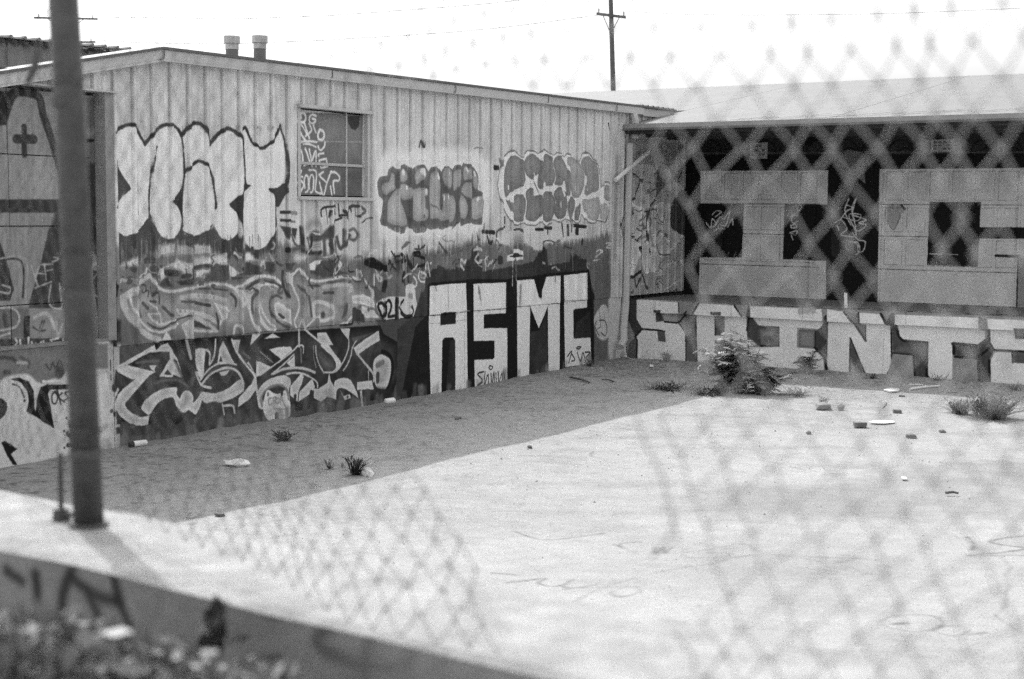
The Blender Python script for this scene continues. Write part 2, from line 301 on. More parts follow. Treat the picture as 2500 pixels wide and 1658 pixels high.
many('P1', [([(1400, 432), (1555, 432)], 26, 58), ([(1640, 432), (1860, 458)], 28, 56), ([(1910, 510), (1990, 590), (1990, 705)], 46, 54), ([(1350, 660), (1565, 705)], 48, 60), ([(1120, 640), (1340, 640)], 32, 78),
    ([(820, 720), (960, 860)], 50, 76), ([(580, 980), (700, 1065), (830, 1065), (950, 990), (1080, 915), (1250, 862)], 30, 68), ([(1680, 830), (1712, 950), (1710, 1070)], 44, 56), ([(500, 660), (580, 745)], 52, 80), ([(430, 760), (470, 880)], 50, 90),
    ([(2250, 760), (2260, 560), (2335, 430)], 44, 72), ([(2160, 430), (2300, 340)], 44, 62), ([(480, 370), (540, 378), (552, 450), (510, 500), (490, 455)], 18, 42), ([(550, 468), (595, 462), (585, 560)], 18, 45), ([(620, 400), (650, 560), (690, 430)], 18, 42), ([(660, 520), (740, 480), (765, 560), (765, 670)], 18, 45), ([(620, 630), (680, 640)], 36, 70)], soft=2)
L.dots('P1', [(1400, 545), (1480, 548), (1560, 555), (1640, 575), (1180, 790), (1280, 820), (1100, 790)], 34, 110, soft=4)
many('P2', [([(0, 320), (150, 240), (300, 228), (450, 268), (555, 350)], 54, 186), ([(120, 470), (200, 390), (330, 358), (490, 395)], 42, 186), ([(40, 720), (50, 560), (110, 470), (200, 395)], 76, 168), ([(50, 720), (60, 850), (120, 1000), (230, 1095)], 34, 186),
    ([(200, 660), (180, 780), (230, 930), (330, 1060), (430, 1100)], 64, 178), ([(220, 690), (280, 850), (380, 990), (470, 1085)], 32, 182), ([(730, 200), (730, 330), (760, 450), (820, 570), (842, 700), (820, 820), (765, 960), (800, 1055)], 38, 186),
    ([(730, 210), (840, 115), (900, 200), (1000, 280), (1150, 312), (1350, 282), (1550, 238), (1720, 258), (1780, 282)], 46, 184), ([(1765, 130), (1770, 270)], 40, 170), ([(1790, 150), (1900, 300), (1990, 450), (2000, 565)], 36, 176), ([(1230, 402), (1450, 372), (1650, 382), (1690, 440), (1620, 485)], 66, 162),
    ([(1085, 880), (1080, 665), (1200, 650), (1330, 700), (1390, 790), (1370, 880), (1270, 935), (1165, 940), (1150, 870)], 66, 178), ([(1130, 880), (1030, 970), (940, 1062)], 32, 182), ([(885, 930), (902, 1055)], 24, 180), ([(885, 930), (840, 1040)], 20, 176), ([(1500, 1012), (1600, 960), (1690, 880)], 40, 186)], soft=3)
for pts, v in [([(410, 680), (500, 640), (600, 690), (690, 800), (720, 940), (735, 1025), (600, 950), (500, 880), (430, 830)], 180), ([(490, 825), (560, 830), (620, 900), (560, 920)], 85), ([(620, 160), (730, 205), (730, 400), (640, 330)], 168), ([(1690, 540), (1860, 518), (1990, 570), (2055, 745), (1890, 690), (1700, 660)], 180),
    ([(1760, 690), (1890, 720), (2050, 800), (2140, 900), (1900, 895), (1830, 800)], 178), ([(1700, 740), (1740, 720), (1880, 850), (1900, 960), (1690, 960)], 60)]:
    L.poly('P2', pts, v + 8 if v > 100 else v, soft=2.5, inner=36 if v > 100 else 0)
many('P2', [([(560, 582), (480, 540), (400, 560), (368, 680), (380, 800), (430, 900), (560, 1000), (655, 1052)], 46, 72), ([(100, 820), (88, 650), (150, 500)], 44, 80), ([(580, 150), (570, 280), (600, 420), (665, 565)], 54, 54), ([(280, 295), (480, 358), (565, 412)], 26, 58), ([(80, 350), (200, 300)], 40, 70),
    ([(980, 380), (1135, 382)], 24, 62), ([(1240, 500), (1385, 492)], 44, 70), ([(1000, 560), (1020, 700), (1042, 870)], 46, 80), ([(1582, 680), (1572, 800), (1540, 890)], 46, 84), ([(820, 380), (960, 525)], 54, 86), ([(1500, 1022), (1690, 1000), (1692, 950)], 28, 36), ([(1300, 330), (1550, 300)], 40, 88)], soft=3)
L.dots('P2', [(1225, 850)], 110, 66, soft=5); L.dots('P2', [(1800, 720)], 76, 84, soft=4); L.dots('P2', [(1955, 770)], 66, 84, soft=4); L.line('P2', [(520, 850), (590, 890)], 40, 60)
# ---- lower mural on the concrete plinth
L.poly('Fb', [(90, 880), (350, 725), (410, 690), (2000, 575), (2030, 640), (2130, 700), (2150, 900), (2080, 1100), (1700, 1150), (1000, 1250), (330, 1310), (100, 1290), (80, 1000)], 26, inner=-24, deep=20)
for pts, v in [([(50, 450), (690, 82), (725, 185), (620, 200), (250, 405), (60, 468)], 176), ([(60, 460), (250, 405), (640, 500), (705, 515), (640, 560), (430, 625), (330, 640), (100, 520)], 178), ([(430, 605), (645, 535), (225, 1010), (215, 1062), (60, 1012), (100, 880), (200, 780), (360, 650)], 176),
    ([(215, 1050), (58, 1010), (70, 1120), (150, 1240), (300, 1350), (450, 1385), (590, 1365), (612, 1215), (480, 1240), (350, 1190), (250, 1110)], 172),
    ([(790, 90), (900, 48), (985, 182), (640, 205), (725, 165)], 166), ([(940, 305), (768, 592), (990, 604), (990, 560), (1132, 612), (1000, 360)], 172), ([(600, 412), (730, 405), (690, 480), (712, 522), (640, 480)], 172),
    ([(935, 200), (982, 190), (1065, 320), (1142, 600), (1110, 592), (935, 300)], 166), ([(1348, 155), (1400, 138), (1510, 170), (1490, 400), (1482, 545), (1370, 480), (1345, 330)], 178), ([(1700, 392), (1730, 150), (1790, 20), (1982, 392)], 172), ([(1350, 505), (1440, 645), (1492, 520)], 172),
    ([(1730, 525), (1760, 575), (1800, 588), (1850, 560), (1890, 490)], 172), ([(2170, 375), (2200, 345), (2312, 560), (2250, 700), (2120, 850), (2040, 930), (2030, 1085), (2200, 960), (2330, 760), (2320, 560)], 172), ([(1935, 0), (2070, 0), (2030, 200)], 165)]:
    L.poly('P3', pts, v + 10, inner=32)
L.poly('P3', [(580, 1200), (490, 1130), (490, 1060), (560, 950), (700, 850), (860, 780), (1040, 768), (1050, 870), (1100, 950), (1130, 870), (1200, 815), (1280, 850), (1312, 930), (1312, 1010), (1390, 930), (1440, 840), (1480, 860), (1460, 960), (1400, 1130), (1340, 1200), (1250, 1130), (1180, 1170), (1100, 1140), (1030, 1040), (990, 930), (880, 940), (760, 1010), (690, 1090), (630, 1180)], 188, sm=1, inner=32)
L.poly('P3', [(1440, 835), (1640, 862), (1850, 790), (2060, 640), (2112, 700), (2112, 830), (1900, 960), (1650, 1020), (1480, 1000)], 184, sm=1, inner=30)
for pts, v in [([(900, 478), (962, 562), (838, 562)], 58), ([(1730, 352), (1752, 260), (1782, 352)], 58), ([(690, 1095), (760, 1010), (1000, 955), (1030, 1145), (930, 1130), (830, 1070), (740, 1145)], 56), ([(1010, 320), (1050, 340), (1140, 600), (1120, 520)], 55)]:
    L.poly('P3', pts, v)
many('P3', [([(1400, 150), (1540, 172), (1582, 250), (1572, 400), (1650, 250), (1672, 0)], 36, 178), ([(1205, 0), (1275, 300)], 60, 150), ([(1932, 0), (2012, 200), (2180, 430), (2290, 565), (2322, 700), (2342, 880)], 42, 186), ([(1430, 640), (1560, 482), (1700, 392), (1850, 372), (2000, 402)], 32, 178),
    ([(1440, 725), (1560, 582), (1700, 492), (1880, 450), (2030, 520), (2112, 680), (2112, 820)], 42, 178), ([(1355, 520), (1440, 722), (1595, 772)], 42, 176), ([(0, 1120), (30, 960), (110, 790)], 50, 176), ([(780, 172), (982, 190)], 22, 182),
    ([(1780, 1040), (1810, 1210)], 30, 176), ([(1800, 1060), (1950, 1060), (1975, 1180)], 40, 172)], soft=2)
many('P3', [([(680, 700), (880, 652), (1080, 652), (1230, 755)], 30, 96), ([(400, 372), (560, 352), (760, 340)], 32, 104), ([(1010, 330), (1130, 600)], 24, 60), ([(1700, 440), (1560, 530)], 24, 92), ([(2120, 215), (2220, 300)], 20, 120), ([(640, 750), (620, 800)], 100, 70), ([(1310, 620), (1290, 720)], 60, 84), ([(1940, 540), (1850, 680)], 30, 84)], soft=5)
L.dots('P3', [(220, 455), (460, 530), (230, 900), (150, 1110), (340, 1280), (850, 830), (580, 1060), (1560, 920), (1770, 900), (2040, 720), (1220, 880)], 110, 140, soft=16, a=.5)
L.poly('P3', [(100, 1511), (130, 1400), (330, 1420), (620, 1360), (800, 1180), (1050, 1360), (1240, 1160), (1340, 1240), (1500, 1050), (1640, 990), (1760, 1040), (1810, 1230), (1890, 1090), (1980, 1200), (2110, 1090), (2200, 1200), (2290, 930), (2365, 1000), (2365, 1511)], 56, sm=1, soft=3)
L.line('P3', [(210, 1410)], 200, 60); L.line('P3', [(430, 1500), (440, 1440)], 130, 58); L.dots('P3', [(50, 780)], 95, 42); L.line('P3', [(50, 1180), (45, 1210)], 60, 60)
L.poly('P3', [(90, 550), (310, 640), (120, 800), (75, 700)], 50)
for pts, v in [([(358, 352), (540, 310), (705, 308), (732, 362), (560, 515)], 180), ([(640, 570), (772, 450), (775, 640), (720, 635)], 170), ([(160, 538), (230, 555), (392, 632), (210, 775), (155, 800)], 172), ([(1130, 88), (1280, 80), (1395, 282), (1250, 292), (1140, 215)], 166), ([(1720, 332), (1900, 192), (2125, 48), (2142, 205), (1950, 322), (1780, 445)], 172),
    ([(1690, 170), (2040, 80), (1730, 262)], 76), ([(1778, 878), (2012, 848), (2045, 992), (1778, 1002)], 172), ([(1080, 980), (1160, 985), (1300, 885), (1330, 735), (1352, 850), (1425, 975), (1450, 1165), (1200, 1195), (1080, 1135)], 160), ([(700, 952), (882, 735), (915, 790), (882, 920), (830, 1035), (820, 1195), (700, 1085)], 170), ([(850, 1035), (1052, 825), (1095, 950), (1062, 1035), (830, 1195)], 170),
    ([(40, 1000), (120, 820), (160, 800), (150, 1000), (60, 1140), (0, 1190), (0, 1000)], 170), ([(1505, 15), (1665, 15), (1640, 200), (1560, 110)], 165), ([(90, 110), (250, 100), (60, 300)], 170), ([(290, 180), (420, 95), (545, 165)], 170)]:
    L.poly('P4', pts, v + 10 if v > 100 else v, inner=30 if v > 100 else 0)
for pts, v in [([(1190, 280), (1300, 270), (1420, 420), (1525, 580), (1460, 680), (1370, 715), (1440, 600), (1380, 470), (1270, 370)], 170), ([(1130, 370), (1230, 420), (1360, 520), (1440, 625), (1380, 705), (1280, 695), (1180, 590), (1130, 470)], 66), ([(1430, 1155), (1408, 900), (1480, 830), (1580, 808), (1690, 870), (1795, 1120), (1680, 1040), (1560, 980), (1460, 1000)], 172),
    ([(170, 1100), (200, 980), (330, 850), (560, 768), (690, 810), (712, 900), (680, 1010), (690, 1155), (640, 1175), (650, 1010), (560, 930), (430, 930), (300, 1020), (250, 1140), (280, 1295), (200, 1285)], 172), ([(335, 1005), (470, 1060), (625, 1005), (650, 1100), (700, 1200), (692, 1430), (500, 1490), (330, 1475), (260, 1290), (280, 1150)], 186),
    ([(380, 1000), (480, 968), (612, 980), (560, 1050), (470, 1062)], 38), ([(2050, 530), (2160, 438), (2280, 490), (2322, 560), (2312, 780), (2260, 960), (2180, 992), (2080, 940), (2040, 740)], 170)]:
    L.poly('P4', pts, v + 10 if v > 100 else v, sm=1, inner=28 if v > 100 else -26, deep=14)
many('P4', [([(400, 752), (560, 622), (760, 435)], 26, 180), ([(220, 762), (560, 522), (760, 362), (820, 298), (905, 295), (912, 410)], 26, 180), ([(430, 742), (600, 668), (800, 648), (960, 670), (1095, 722)], 44, 165), ([(640, 752), (760, 728), (900, 740), (1035, 805), (1130, 880), (1140, 960)], 30, 178), ([(1110, 300), (1120, 450), (1170, 600), (1245, 725)], 26, 170),
    ([(1645, 190), (1640, 330), (1590, 480), (1510, 625), (1420, 712), (1250, 722)], 30, 166), ([(1765, 215), (1700, 330), (1680, 450), (1620, 600), (1555, 690)], 26, 165), ([(930, 30), (1050, 130), (1150, 212), (1245, 285)], 32, 176), ([(840, 30), (845, 300)], 44, 160), ([(1780, 422), (1900, 572), (2042, 752), (2042, 865)], 44, 162), ([(1962, 700), (1962, 872)], 24, 160), ([(1840, 1030), (1862, 1270)], 54, 165), ([(1075, 300), (1080, 480), (1115, 640)], 16, 130), ([(220, 390), (420, 560)], 26, 120), ([(870, 340), (880, 560)], 30, 100), ([(0, 400), (240, 130)], 60, 58)], soft=2)
many('P4', [([(250, 1262), (232, 1150), (290, 1030), (420, 938), (560, 930), (652, 1010), (672, 1155)], 40, 108), ([(400, 1130), (352, 1160), (362, 1240), (405, 1222)], 14, 92), ([(425, 1220), (430, 1130), (470, 1118), (440, 1190)], 14, 92), ([(480, 1140), (462, 1200), (512, 1212), (522, 1140), (480, 1140)], 14, 92), ([(550, 1108), (600, 1222), (632, 1290), (590, 1312), (430, 1300)], 14, 92), ([(540, 1220), (545, 1130)], 12, 92),
    ([(345, 1062), (345, 1080)], 48, 96), ([(568, 1060), (568, 1076)], 52, 30), ([(780, 1100), (778, 1150)], 62, 50), ([(745, 1280), (745, 1420)], 122, 72), ([(940, 1215), (940, 1300)], 112, 66), ([(482, 1400), (482, 1480)], 92, 66), ([(110, 1210), (110, 1420)], 152, 62), ([(2110, 760), (2108, 860)], 92, 66), ([(2190, 560), (2100, 610)], 90, 100), ([(2180, 388), (2290, 440), (2342, 560), (2342, 720), (2280, 960), (2180, 1090)], 66, 24), ([(1040, 1040), (1030, 1130)], 80, 48)], soft=2.5)
L.poly('P4', [(1050, 1160), (1200, 1190), (1300, 1110), (1420, 1150), (1560, 1172), (1800, 1130), (1842, 1270), (1500, 1350), (970, 1430)], 58, soft=3)
L.poly('P4', [(1500, 1000), (1560, 1100), (1660, 1068), (1682, 1135), (1580, 1162)], 170); L.dots('P4', [(1625, 1115)], 50, 66)
L.line('P4', [(1940, 1060), (1940, 1230)], 150, 70, soft=5); L.poly('P4', [(2060, 960), (2365, 1000), (2365, 1150), (2080, 1180)], 36, soft=10)
# ---- ASMC block letters
L.poly('Fd', [(300, 760), (430, 650), (545, 300), (640, 228), (740, 270), (860, 232), (915, 105), (955, 112), (1000, 282), (1280, 232), (1420, 200), (1488, 92), (1532, 100), (1542, 232), (1700, 202), (1760, 142), (1842, 182), (1880, 292), (1900, 900), (600, 1320), (290, 1310)], 52, soft=3, streak=3)
L.poly('Fd', [(325, 1345), (450, 740), (545, 640), (545, 400), (570, 375), (866, 352), (920, 345), (1200, 345), (1285, 330), (1430, 318), (1530, 300), (1660, 290), (1880, 265), (1890, 330), (1920, 560), (1925, 1030), (1900, 1070), (1000, 1260), (560, 1320)], 22, soft=3)
L.poly('Fd', [(735, 850), (778, 840), (780, 1280), (700, 1290)], 40); L.poly('Fd', [(1395, 780), (1470, 770), (1530, 620), (1540, 1150), (1390, 1190)], 46)
L.poly('Fd', [(1760, 830), (1780, 700), (1890, 610), (1900, 830)], 42)
WH = 212
L.poly('Fd', [(566, 402), (600, 400), (700, 386), (864, 376), (872, 610), (880, 1255), (780, 1276), (778, 850), (760, 826), (690, 828), (672, 850), (664, 1288), (576, 1308), (560, 720)], WH)
L.poly('Fd', [(656, 628), (690, 618), (784, 614), (782, 712), (655, 726)], 30)
L.poly('Fd', [(925, 384), (1000, 380), (1195, 372), (1194, 626), (1012, 636), (1012, 750), (1206, 748), (1206, 1218), (938, 1250), (934, 1012), (1085, 1005), (1100, 990), (1100, 852), (930, 856)], WH)
L.poly('Fd', [(1285, 356), (1425, 344), (1470, 512), (1528, 325), (1642, 314), (1640, 1092), (1545, 1140), (1540, 570), (1466, 752), (1395, 570), (1385, 1180), (1290, 1192)], WH)
L.poly('Fd', [(1672, 312), (1866, 290), (1866, 580), (1770, 590), (1752, 604), (1755, 836), (1895, 826), (1900, 1042), (1685, 1072)], WH)
many('Fd', [([(700, 400), (705, 600)], 8, 120), ([(965, 400), (975, 560)], 8, 120), ([(600, 410), (605, 440)], 10, 120), ([(1310, 380), (1305, 560)], 8, 130), ([(570, 644), (660, 640)], 7, 60), ([(790, 620), (880, 606)], 6, 110), ([(930, 606), (1195, 590)], 6, 110), ([(1290, 572), (1400, 566)], 6, 100), ([(1540, 552), (1640, 545)], 6, 110), ([(1672, 524), (1866, 516)], 6, 110), ([(566, 712), (655, 708)], 5, 130), ([(790, 690), (870, 680)], 5, 130)], soft=1.2)
many('Fd', [([(1010, 1108), (962, 1128), (1000, 1180), (960, 1222), (1000, 1195)], 15, 34), ([(1022, 1110), (1015, 1225), (1046, 1130), (1050, 1215)], 13, 34), ([(1062, 1058), (1086, 1070), (1070, 1092), (1055, 1076), (1062, 1058)], 11, 34), ([(1070, 1120), (1080, 1200), (1096, 1110), (1100, 1215)], 12, 34), ([(1112, 1120), (1116, 1205)], 12, 34), ([(1130, 1110), (1136, 1195), (1162, 1120), (1162, 1205)], 12, 34), ([(1175, 1108), (1192, 1205)], 12, 34),
    ([(1705, 980), (1740, 940), (1715, 1035)], 12, 40), ([(1740, 962), (1765, 1010), (1738, 1022)], 12, 40), ([(1790, 902), (1818, 904), (1796, 922), (1778, 914), (1790, 902)], 10, 40), ([(1785, 950), (1812, 1022), (1832, 950), (1852, 1022)], 12, 40), ([(1850, 948), (1892, 952), (1858, 992), (1882, 1022)], 12, 40)], soft=1.3)
# ---- above ASMC: white wash, helmet shape, drips, 23
L.poly('P8', [(440, 320), (650, 220), (880, 140), (1280, 80), (1560, 70), (1820, 150), (1820, 310), (1560, 340), (1300, 385), (1110, 400), (1110, 512), (1000, 500), (900, 390), (760, 400), (650, 440), (460, 400)], 184, soft=4, streak=5)
L.line('P8', [(760, 460)], 330, 70, soft=30, a=.6)
L.poly('P8', [(600, 680), (600, 590), (670, 555), (700, 490), (780, 488), (830, 540), (832, 645), (740, 655)], 198); L.poly('P8', [(630, 605), (690, 550), (760, 548), (822, 600), (700, 625)], 46)
many('P8', [([(660, 660), (652, 1050)], 14, 185), ([(732, 680), (738, 970)], 14, 170), ([(480, 640), (482, 680)], 100, 50), ([(88, 520), (90, 720)], 100, 50), ([(1158, 500), (1155, 730)], 82, 46), ([(1740, 360), (1740, 400)], 60, 52), ([(1120, 402), (1210, 360), (1330, 390)], 15, 48), ([(1960, 530), (2000, 500), (2022, 540), (1900, 660), (2045, 640)], 20, 186), ([(2100, 402), (2165, 402), (2110, 465), (2172, 480), (2162, 560), (2098, 560)], 20, 186),
    ([(1030, 190), (1145, 192)], 42, 44), ([(1170, 165), (1272, 172)], 50, 60), ([(1215, 255), (1215, 170)], 38, 44), ([(1430, 100), (1452, 292)], 28, 34), ([(1510, 120), (1512, 285)], 17, 50), ([(1585, 50), (1578, 220)], 32, 36), ([(1610, 132), (1770, 150)], 52, 42), ([(1658, 150), (1648, 245)], 62, 38), ([(200, 222), (400, 240)], 62, 42), ([(250, 90), (245, 220)], 20, 50), ([(60, 260), (62, 405)], 52, 62), ([(140, 250), (162, 350)], 42, 66), ([(300, 300), (332, 405), (372, 280)], 42, 48), ([(440, 300), (450, 220), (560, 150)], 40, 80), ([(560, 10), (560, 100)], 40, 80),
    ([(700, 200), (790, 190), (830, 260)], 36, 80), ([(270, 590)], 70, 165), ([(270, 650), (270, 820)], 18, 160), ([(270, 700), (310, 760), (350, 650), (410, 740), (350, 820)], 16, 160), ([(1240, 720)], 30, 170)], soft=2)
L.drips('P8', 450, 1100, 400, 30, 40, 160, 12, 170, a=.6, seed=12); L.drips('P8', 1300, 1880, 330, 24, 30, 120, 9, 130, a=.5, seed=13)
# ---- grey bubble piece
L.poly('Q1', [(60, 260), (300, 60), (700, 40), (1300, 20), (1800, 40), (2000, 300), (2060, 900), (1990, 1300), (1700, 1568), (100, 1568), (20, 900)], 200, soft=16, a=.9, streak=14)
OUT = [(60, 700), (60, 600), (110, 520), (230, 480), (260, 380), (330, 330), (400, 380), (455, 385), (480, 310), (540, 295), (620, 340), (665, 395), (740, 320), (840, 300), (910, 340), (950, 425), (1000, 350), (1080, 335), (1150, 390), (1180, 425), (1230, 340), (1300, 325), (1370, 385), (1420, 310), (1490, 305), (1530, 335), (1560, 260), (1600, 290), (1660, 290), (1760, 370), (1820, 480), (1830, 600), (1810, 730), (1880, 800), (1920, 950), (1900, 1180), (1850, 1350), (1750, 1350), (1690, 1310), (1500, 1380), (1470, 1305), (1380, 1385), (1290, 1380), (1200, 1440), (1090, 1410), (1000, 1440), (930, 1410), (900, 1480), (740, 1500), (640, 1430), (575, 1385), (540, 1490), (480, 1510), (370, 1470), (240, 1400), (130, 1350), (110, 1280), (140, 1150), (165, 920), (90, 840)]
L.line('Q1', OUT + OUT[:1], 70, 214, soft=2.5); L.poly('Q1', OUT, 102, inner=14)
for p in [[(140, 720), (180, 620), (270, 600), (310, 460), (360, 480), (370, 640), (380, 720), (270, 790), (190, 830)], [(250, 960), (320, 820), (400, 730), (480, 650), (560, 650), (640, 720), (660, 800), (620, 900), (540, 920), (460, 900), (540, 1120), (575, 1350), (380, 1360), (240, 1290), (210, 1210)],
    [(440, 560), (440, 470), (510, 390), (580, 450), (580, 560), (510, 610)], [(730, 600), (720, 470), (800, 370), (900, 400), (920, 500), (850, 560), (760, 650)], [(680, 740), (930, 720), (930, 850), (860, 850), (900, 1050), (950, 1100), (930, 1240), (760, 1290), (670, 1200), (660, 950)],
    [(980, 560), (1000, 460), (1100, 420), (1160, 600), (1160, 800), (1150, 1000), (1190, 1100), (1210, 900), (1200, 820), (1300, 820), (1320, 1000), (1290, 1230), (1180, 1280), (1110, 1230), (1000, 1240), (980, 1050), (970, 800)], [(1200, 520), (1240, 380), (1310, 360), (1360, 440), (1370, 600), (1340, 700), (1280, 720)],
    [(1390, 480), (1440, 400), (1510, 400), (1520, 560), (1400, 760)], [(1310, 900), (1380, 850), (1430, 980), (1420, 1150), (1380, 1280), (1310, 1280)], [(1470, 900), (1540, 840), (1620, 950), (1640, 1100), (1600, 1230), (1510, 1230), (1465, 1100)], [(1530, 780), (1560, 660), (1640, 610), (1710, 680), (1700, 900), (1620, 860)],
    [(1570, 560), (1580, 350), (1690, 400), (1720, 540), (1650, 560)], [(1740, 400), (1810, 540), (1800, 720), (1740, 680)], [(1680, 950), (1750, 880), (1880, 860), (1910, 1000), (1860, 1200), (1760, 1260), (1690, 1180)]]:
    L.poly('Q1', p, 138, sm=1, soft=3, inner=-14)
many('Q1', [([(515, 420), (520, 450)], 80, 205), ([(840, 410), (880, 470)], 100, 200), ([(1115, 470), (1135, 540)], 60, 208), ([(1310, 400), (1320, 460)], 36, 200), ([(1612, 360), (1640, 420)], 44, 206), ([(1752, 440), (1765, 490)], 50, 206), ([(575, 690), (580, 720)], 52, 206), ([(915, 750), (915, 800)], 56, 206), ([(1230, 850), (1230, 910)], 40, 206), ([(1280, 850), (1280, 890)], 40, 206), ([(1825, 890), (1810, 910)], 66, 206), ([(855, 1190), (855, 1220)], 40, 85), ([(1000, 1000), (1140, 1080)], 30, 110), ([(1100, 1280), (1100, 1160)], 22, 100)], soft=2.5)
L.drips('Q1', 60, 2000, 1400, 70, 60, 240, 16, 205, a=.6, seed=21); L.drips('Q1', 100, 2000, 120, 50, 60, 300, 14, 210, a=.5, seed=22); L.drips('Q1', 1880, 2080, 300, 20, 300, 900, 16, 206, a=.6, seed=23)
# ---- ESCAPE bubble piece
OUT = [(55, 420), (75, 280), (105, 160), (160, 98), (220, 82), (290, 150), (350, 82), (420, 92), (460, 112), (510, 68), (600, 132), (650, 98), (715, 142), (745, 112), (800, 158), (870, 182), (900, 108), (960, 108), (1010, 178), (1052, 230), (1072, 350), (1078, 450), (1110, 400), (1150, 393), (1200, 440), (1217, 510), (1160, 595), (1152, 700), (1120, 782), (1050, 762), (990, 792), (930, 762), (885, 700), (870, 772), (830, 788), (790, 745), (770, 782), (730, 745), (670, 782), (600, 755), (540, 818), (480, 775), (430, 812), (350, 805), (300, 782), (250, 812), (200, 790), (130, 680), (78, 540)]
L.line('Q2', OUT + OUT[:1], 24, 92, soft=2, a=.8); L.poly('Q2', OUT, 210)
for p, v in [([(110, 400), (130, 230), (180, 130), (240, 125), (300, 180), (325, 300), (325, 390), (280, 440), (190, 480), (150, 530), (128, 530)], 104), ([(205, 540), (260, 505), (325, 545), (330, 650), (310, 740), (270, 785), (220, 770), (190, 690), (130, 560), (160, 572)], 102), ([(315, 230), (330, 150), (390, 105), (450, 140), (500, 210), (490, 270), (440, 320), (405, 350), (440, 430), (470, 520), (400, 380), (340, 320)], 104),
    ([(330, 500), (380, 445), (430, 520), (480, 520), (490, 690), (430, 775), (360, 772), (328, 730), (345, 600)], 100), ([(450, 420), (460, 300), (500, 170), (530, 105), (590, 150), (610, 250), (630, 330), (600, 410), (530, 460), (480, 460)], 102), ([(500, 690), (505, 510), (560, 480), (610, 530), (630, 600), (600, 740), (540, 788), (500, 750)], 102), ([(605, 200), (640, 130), (690, 140), (740, 240), (775, 350), (780, 480), (740, 520), (720, 380), (690, 420), (620, 410), (635, 330)], 104),
    ([(610, 500), (660, 435), (700, 460), (740, 520), (735, 700), (680, 758), (630, 730), (610, 650), (635, 590)], 98), ([(745, 180), (770, 130), (860, 190), (910, 280), (915, 400), (880, 510), (830, 545), (790, 510), (775, 330)], 122), ([(750, 560), (790, 530), (825, 600), (790, 740), (760, 772), (745, 700)], 104), ([(820, 680), (850, 600), (880, 620), (860, 752), (820, 762)], 104), ([(880, 190), (940, 125), (990, 160), (1050, 250), (1060, 450), (1000, 490), (920, 520), (925, 330)], 118),
    ([(900, 560), (960, 560), (1060, 540), (1065, 700), (1030, 772), (950, 742), (900, 640)], 138), ([(1105, 520), (1120, 430), (1150, 415), (1190, 450), (1200, 530), (1150, 582)], 122), ([(1070, 620), (1140, 600), (1140, 740), (1080, 762)], 152)]:
    L.poly('Q2', p, v + 6, sm=1, soft=2, inner=-12)
many('Q2', [([(160, 430), (162, 455)], 22, 204), ([(670, 595), (670, 625)], 34, 206), ([(520, 410), (522, 450)], 44, 204), ([(712, 390), (700, 450), (722, 520)], 28, 200), ([(825, 430), (825, 460)], 24, 180), ([(935, 460)], 40, 200), ([(180, 540), (200, 505), (280, 460), (350, 412), (400, 430), (420, 510)], 38, 200), ([(190, 570), (180, 530)], 44, 202), ([(480, 490), (520, 450), (610, 440)], 36, 202), ([(405, 270), (425, 330)], 16, 200), ([(940, 540), (1060, 485)], 34, 200)], soft=2)
L.dots('Fn', [(700, 720)], 20, 50)
many('Fn', [([(655, 640), (690, 780), (718, 690), (742, 770), (775, 630)], 34, 44)]); many('Fc', [([(478, 370), (492, 320), (505, 372), (518, 330)], 16, 72), ([(1085, 540), (1128, 542)], 40, 45), ([(1140, 470), (1158, 520)], 24, 120), ([(930, 385), (960, 375), (1000, 385)], 10, 110)])
# ---- black P4S tag, pale bubbles and D2K
many('P7', [([(380, 290), (440, 400), (505, 460)], 46, 40), ([(445, 360), (400, 470)], 40, 45), ([(490, 250), (560, 470)], 90, 62), ([(610, 165), (662, 230), (610, 312), (690, 290)], 60, 38), ([(605, 300), (610, 430)], 30, 55), ([(722, 180), (742, 710)], 30, 36), ([(720, 210), (740, 300), (780, 440)], 60, 38), ([(800, 160), (950, 130), (960, 190)], 60, 32), ([(832, 200), (842, 430)], 34, 40), ([(860, 190), (1000, 230), (1035, 320), (980, 402), (900, 380)], 54, 36), ([(480, 160)], 40, 55), ([(1070, 185)], 44, 40), ([(370, 350)], 54, 30), ([(665, 530), (645, 590), (640, 680)], 76, 34), ([(670, 640), (672, 760)], 30, 45),
    ([(710, 800), (765, 755), (845, 830), (860, 960), (765, 1000), (705, 900), (710, 800)], 44, 192), ([(845, 590), (905, 700), (870, 790), (790, 720)], 40, 190), ([(985, 500), (1055, 590), (1010, 700), (940, 620), (960, 500)], 40, 195), ([(1060, 500), (1105, 315), (1162, 590)], 34, 190), ([(1175, 340)], 50, 185), ([(1300, 130)], 54, 45), ([(1410, 190)], 50, 70)], soft=2)
L.line('P7', [(290, 700), (250, 860)], 90, 40, soft=4); L.poly('P7', [(20, 770), (110, 760), (240, 900), (250, 1000), (130, 1080)], 72, soft=3); L.line('P7', [(60, 560), (60, 740)], 70, 186, soft=4)
L.poly('P7', [(120, 1110), (300, 990), (480, 975), (690, 980), (700, 760), (790, 740), (860, 850), (912, 1130), (840, 1370), (290, 1425), (170, 1290)], 186, soft=2)
L.poly('P7', [(730, 930), (800, 900), (830, 960), (800, 1040), (740, 1000)], 140, soft=4)
many('P7', [([(250, 1385), (165, 1170), (205, 1100), (265, 1130), (295, 1250), (250, 1385)], 66, 36), ([(290, 1090), (370, 1055), (415, 1130), (400, 1250), (355, 1360), (480, 1345)], 62, 38), ([(510, 1010), (505, 1390)], 60, 38), ([(652, 1045), (540, 1190)], 50, 38), ([(560, 1200), (655, 1335), (760, 1360), (828, 1260), (790, 1170)], 80, 38)], soft=2)
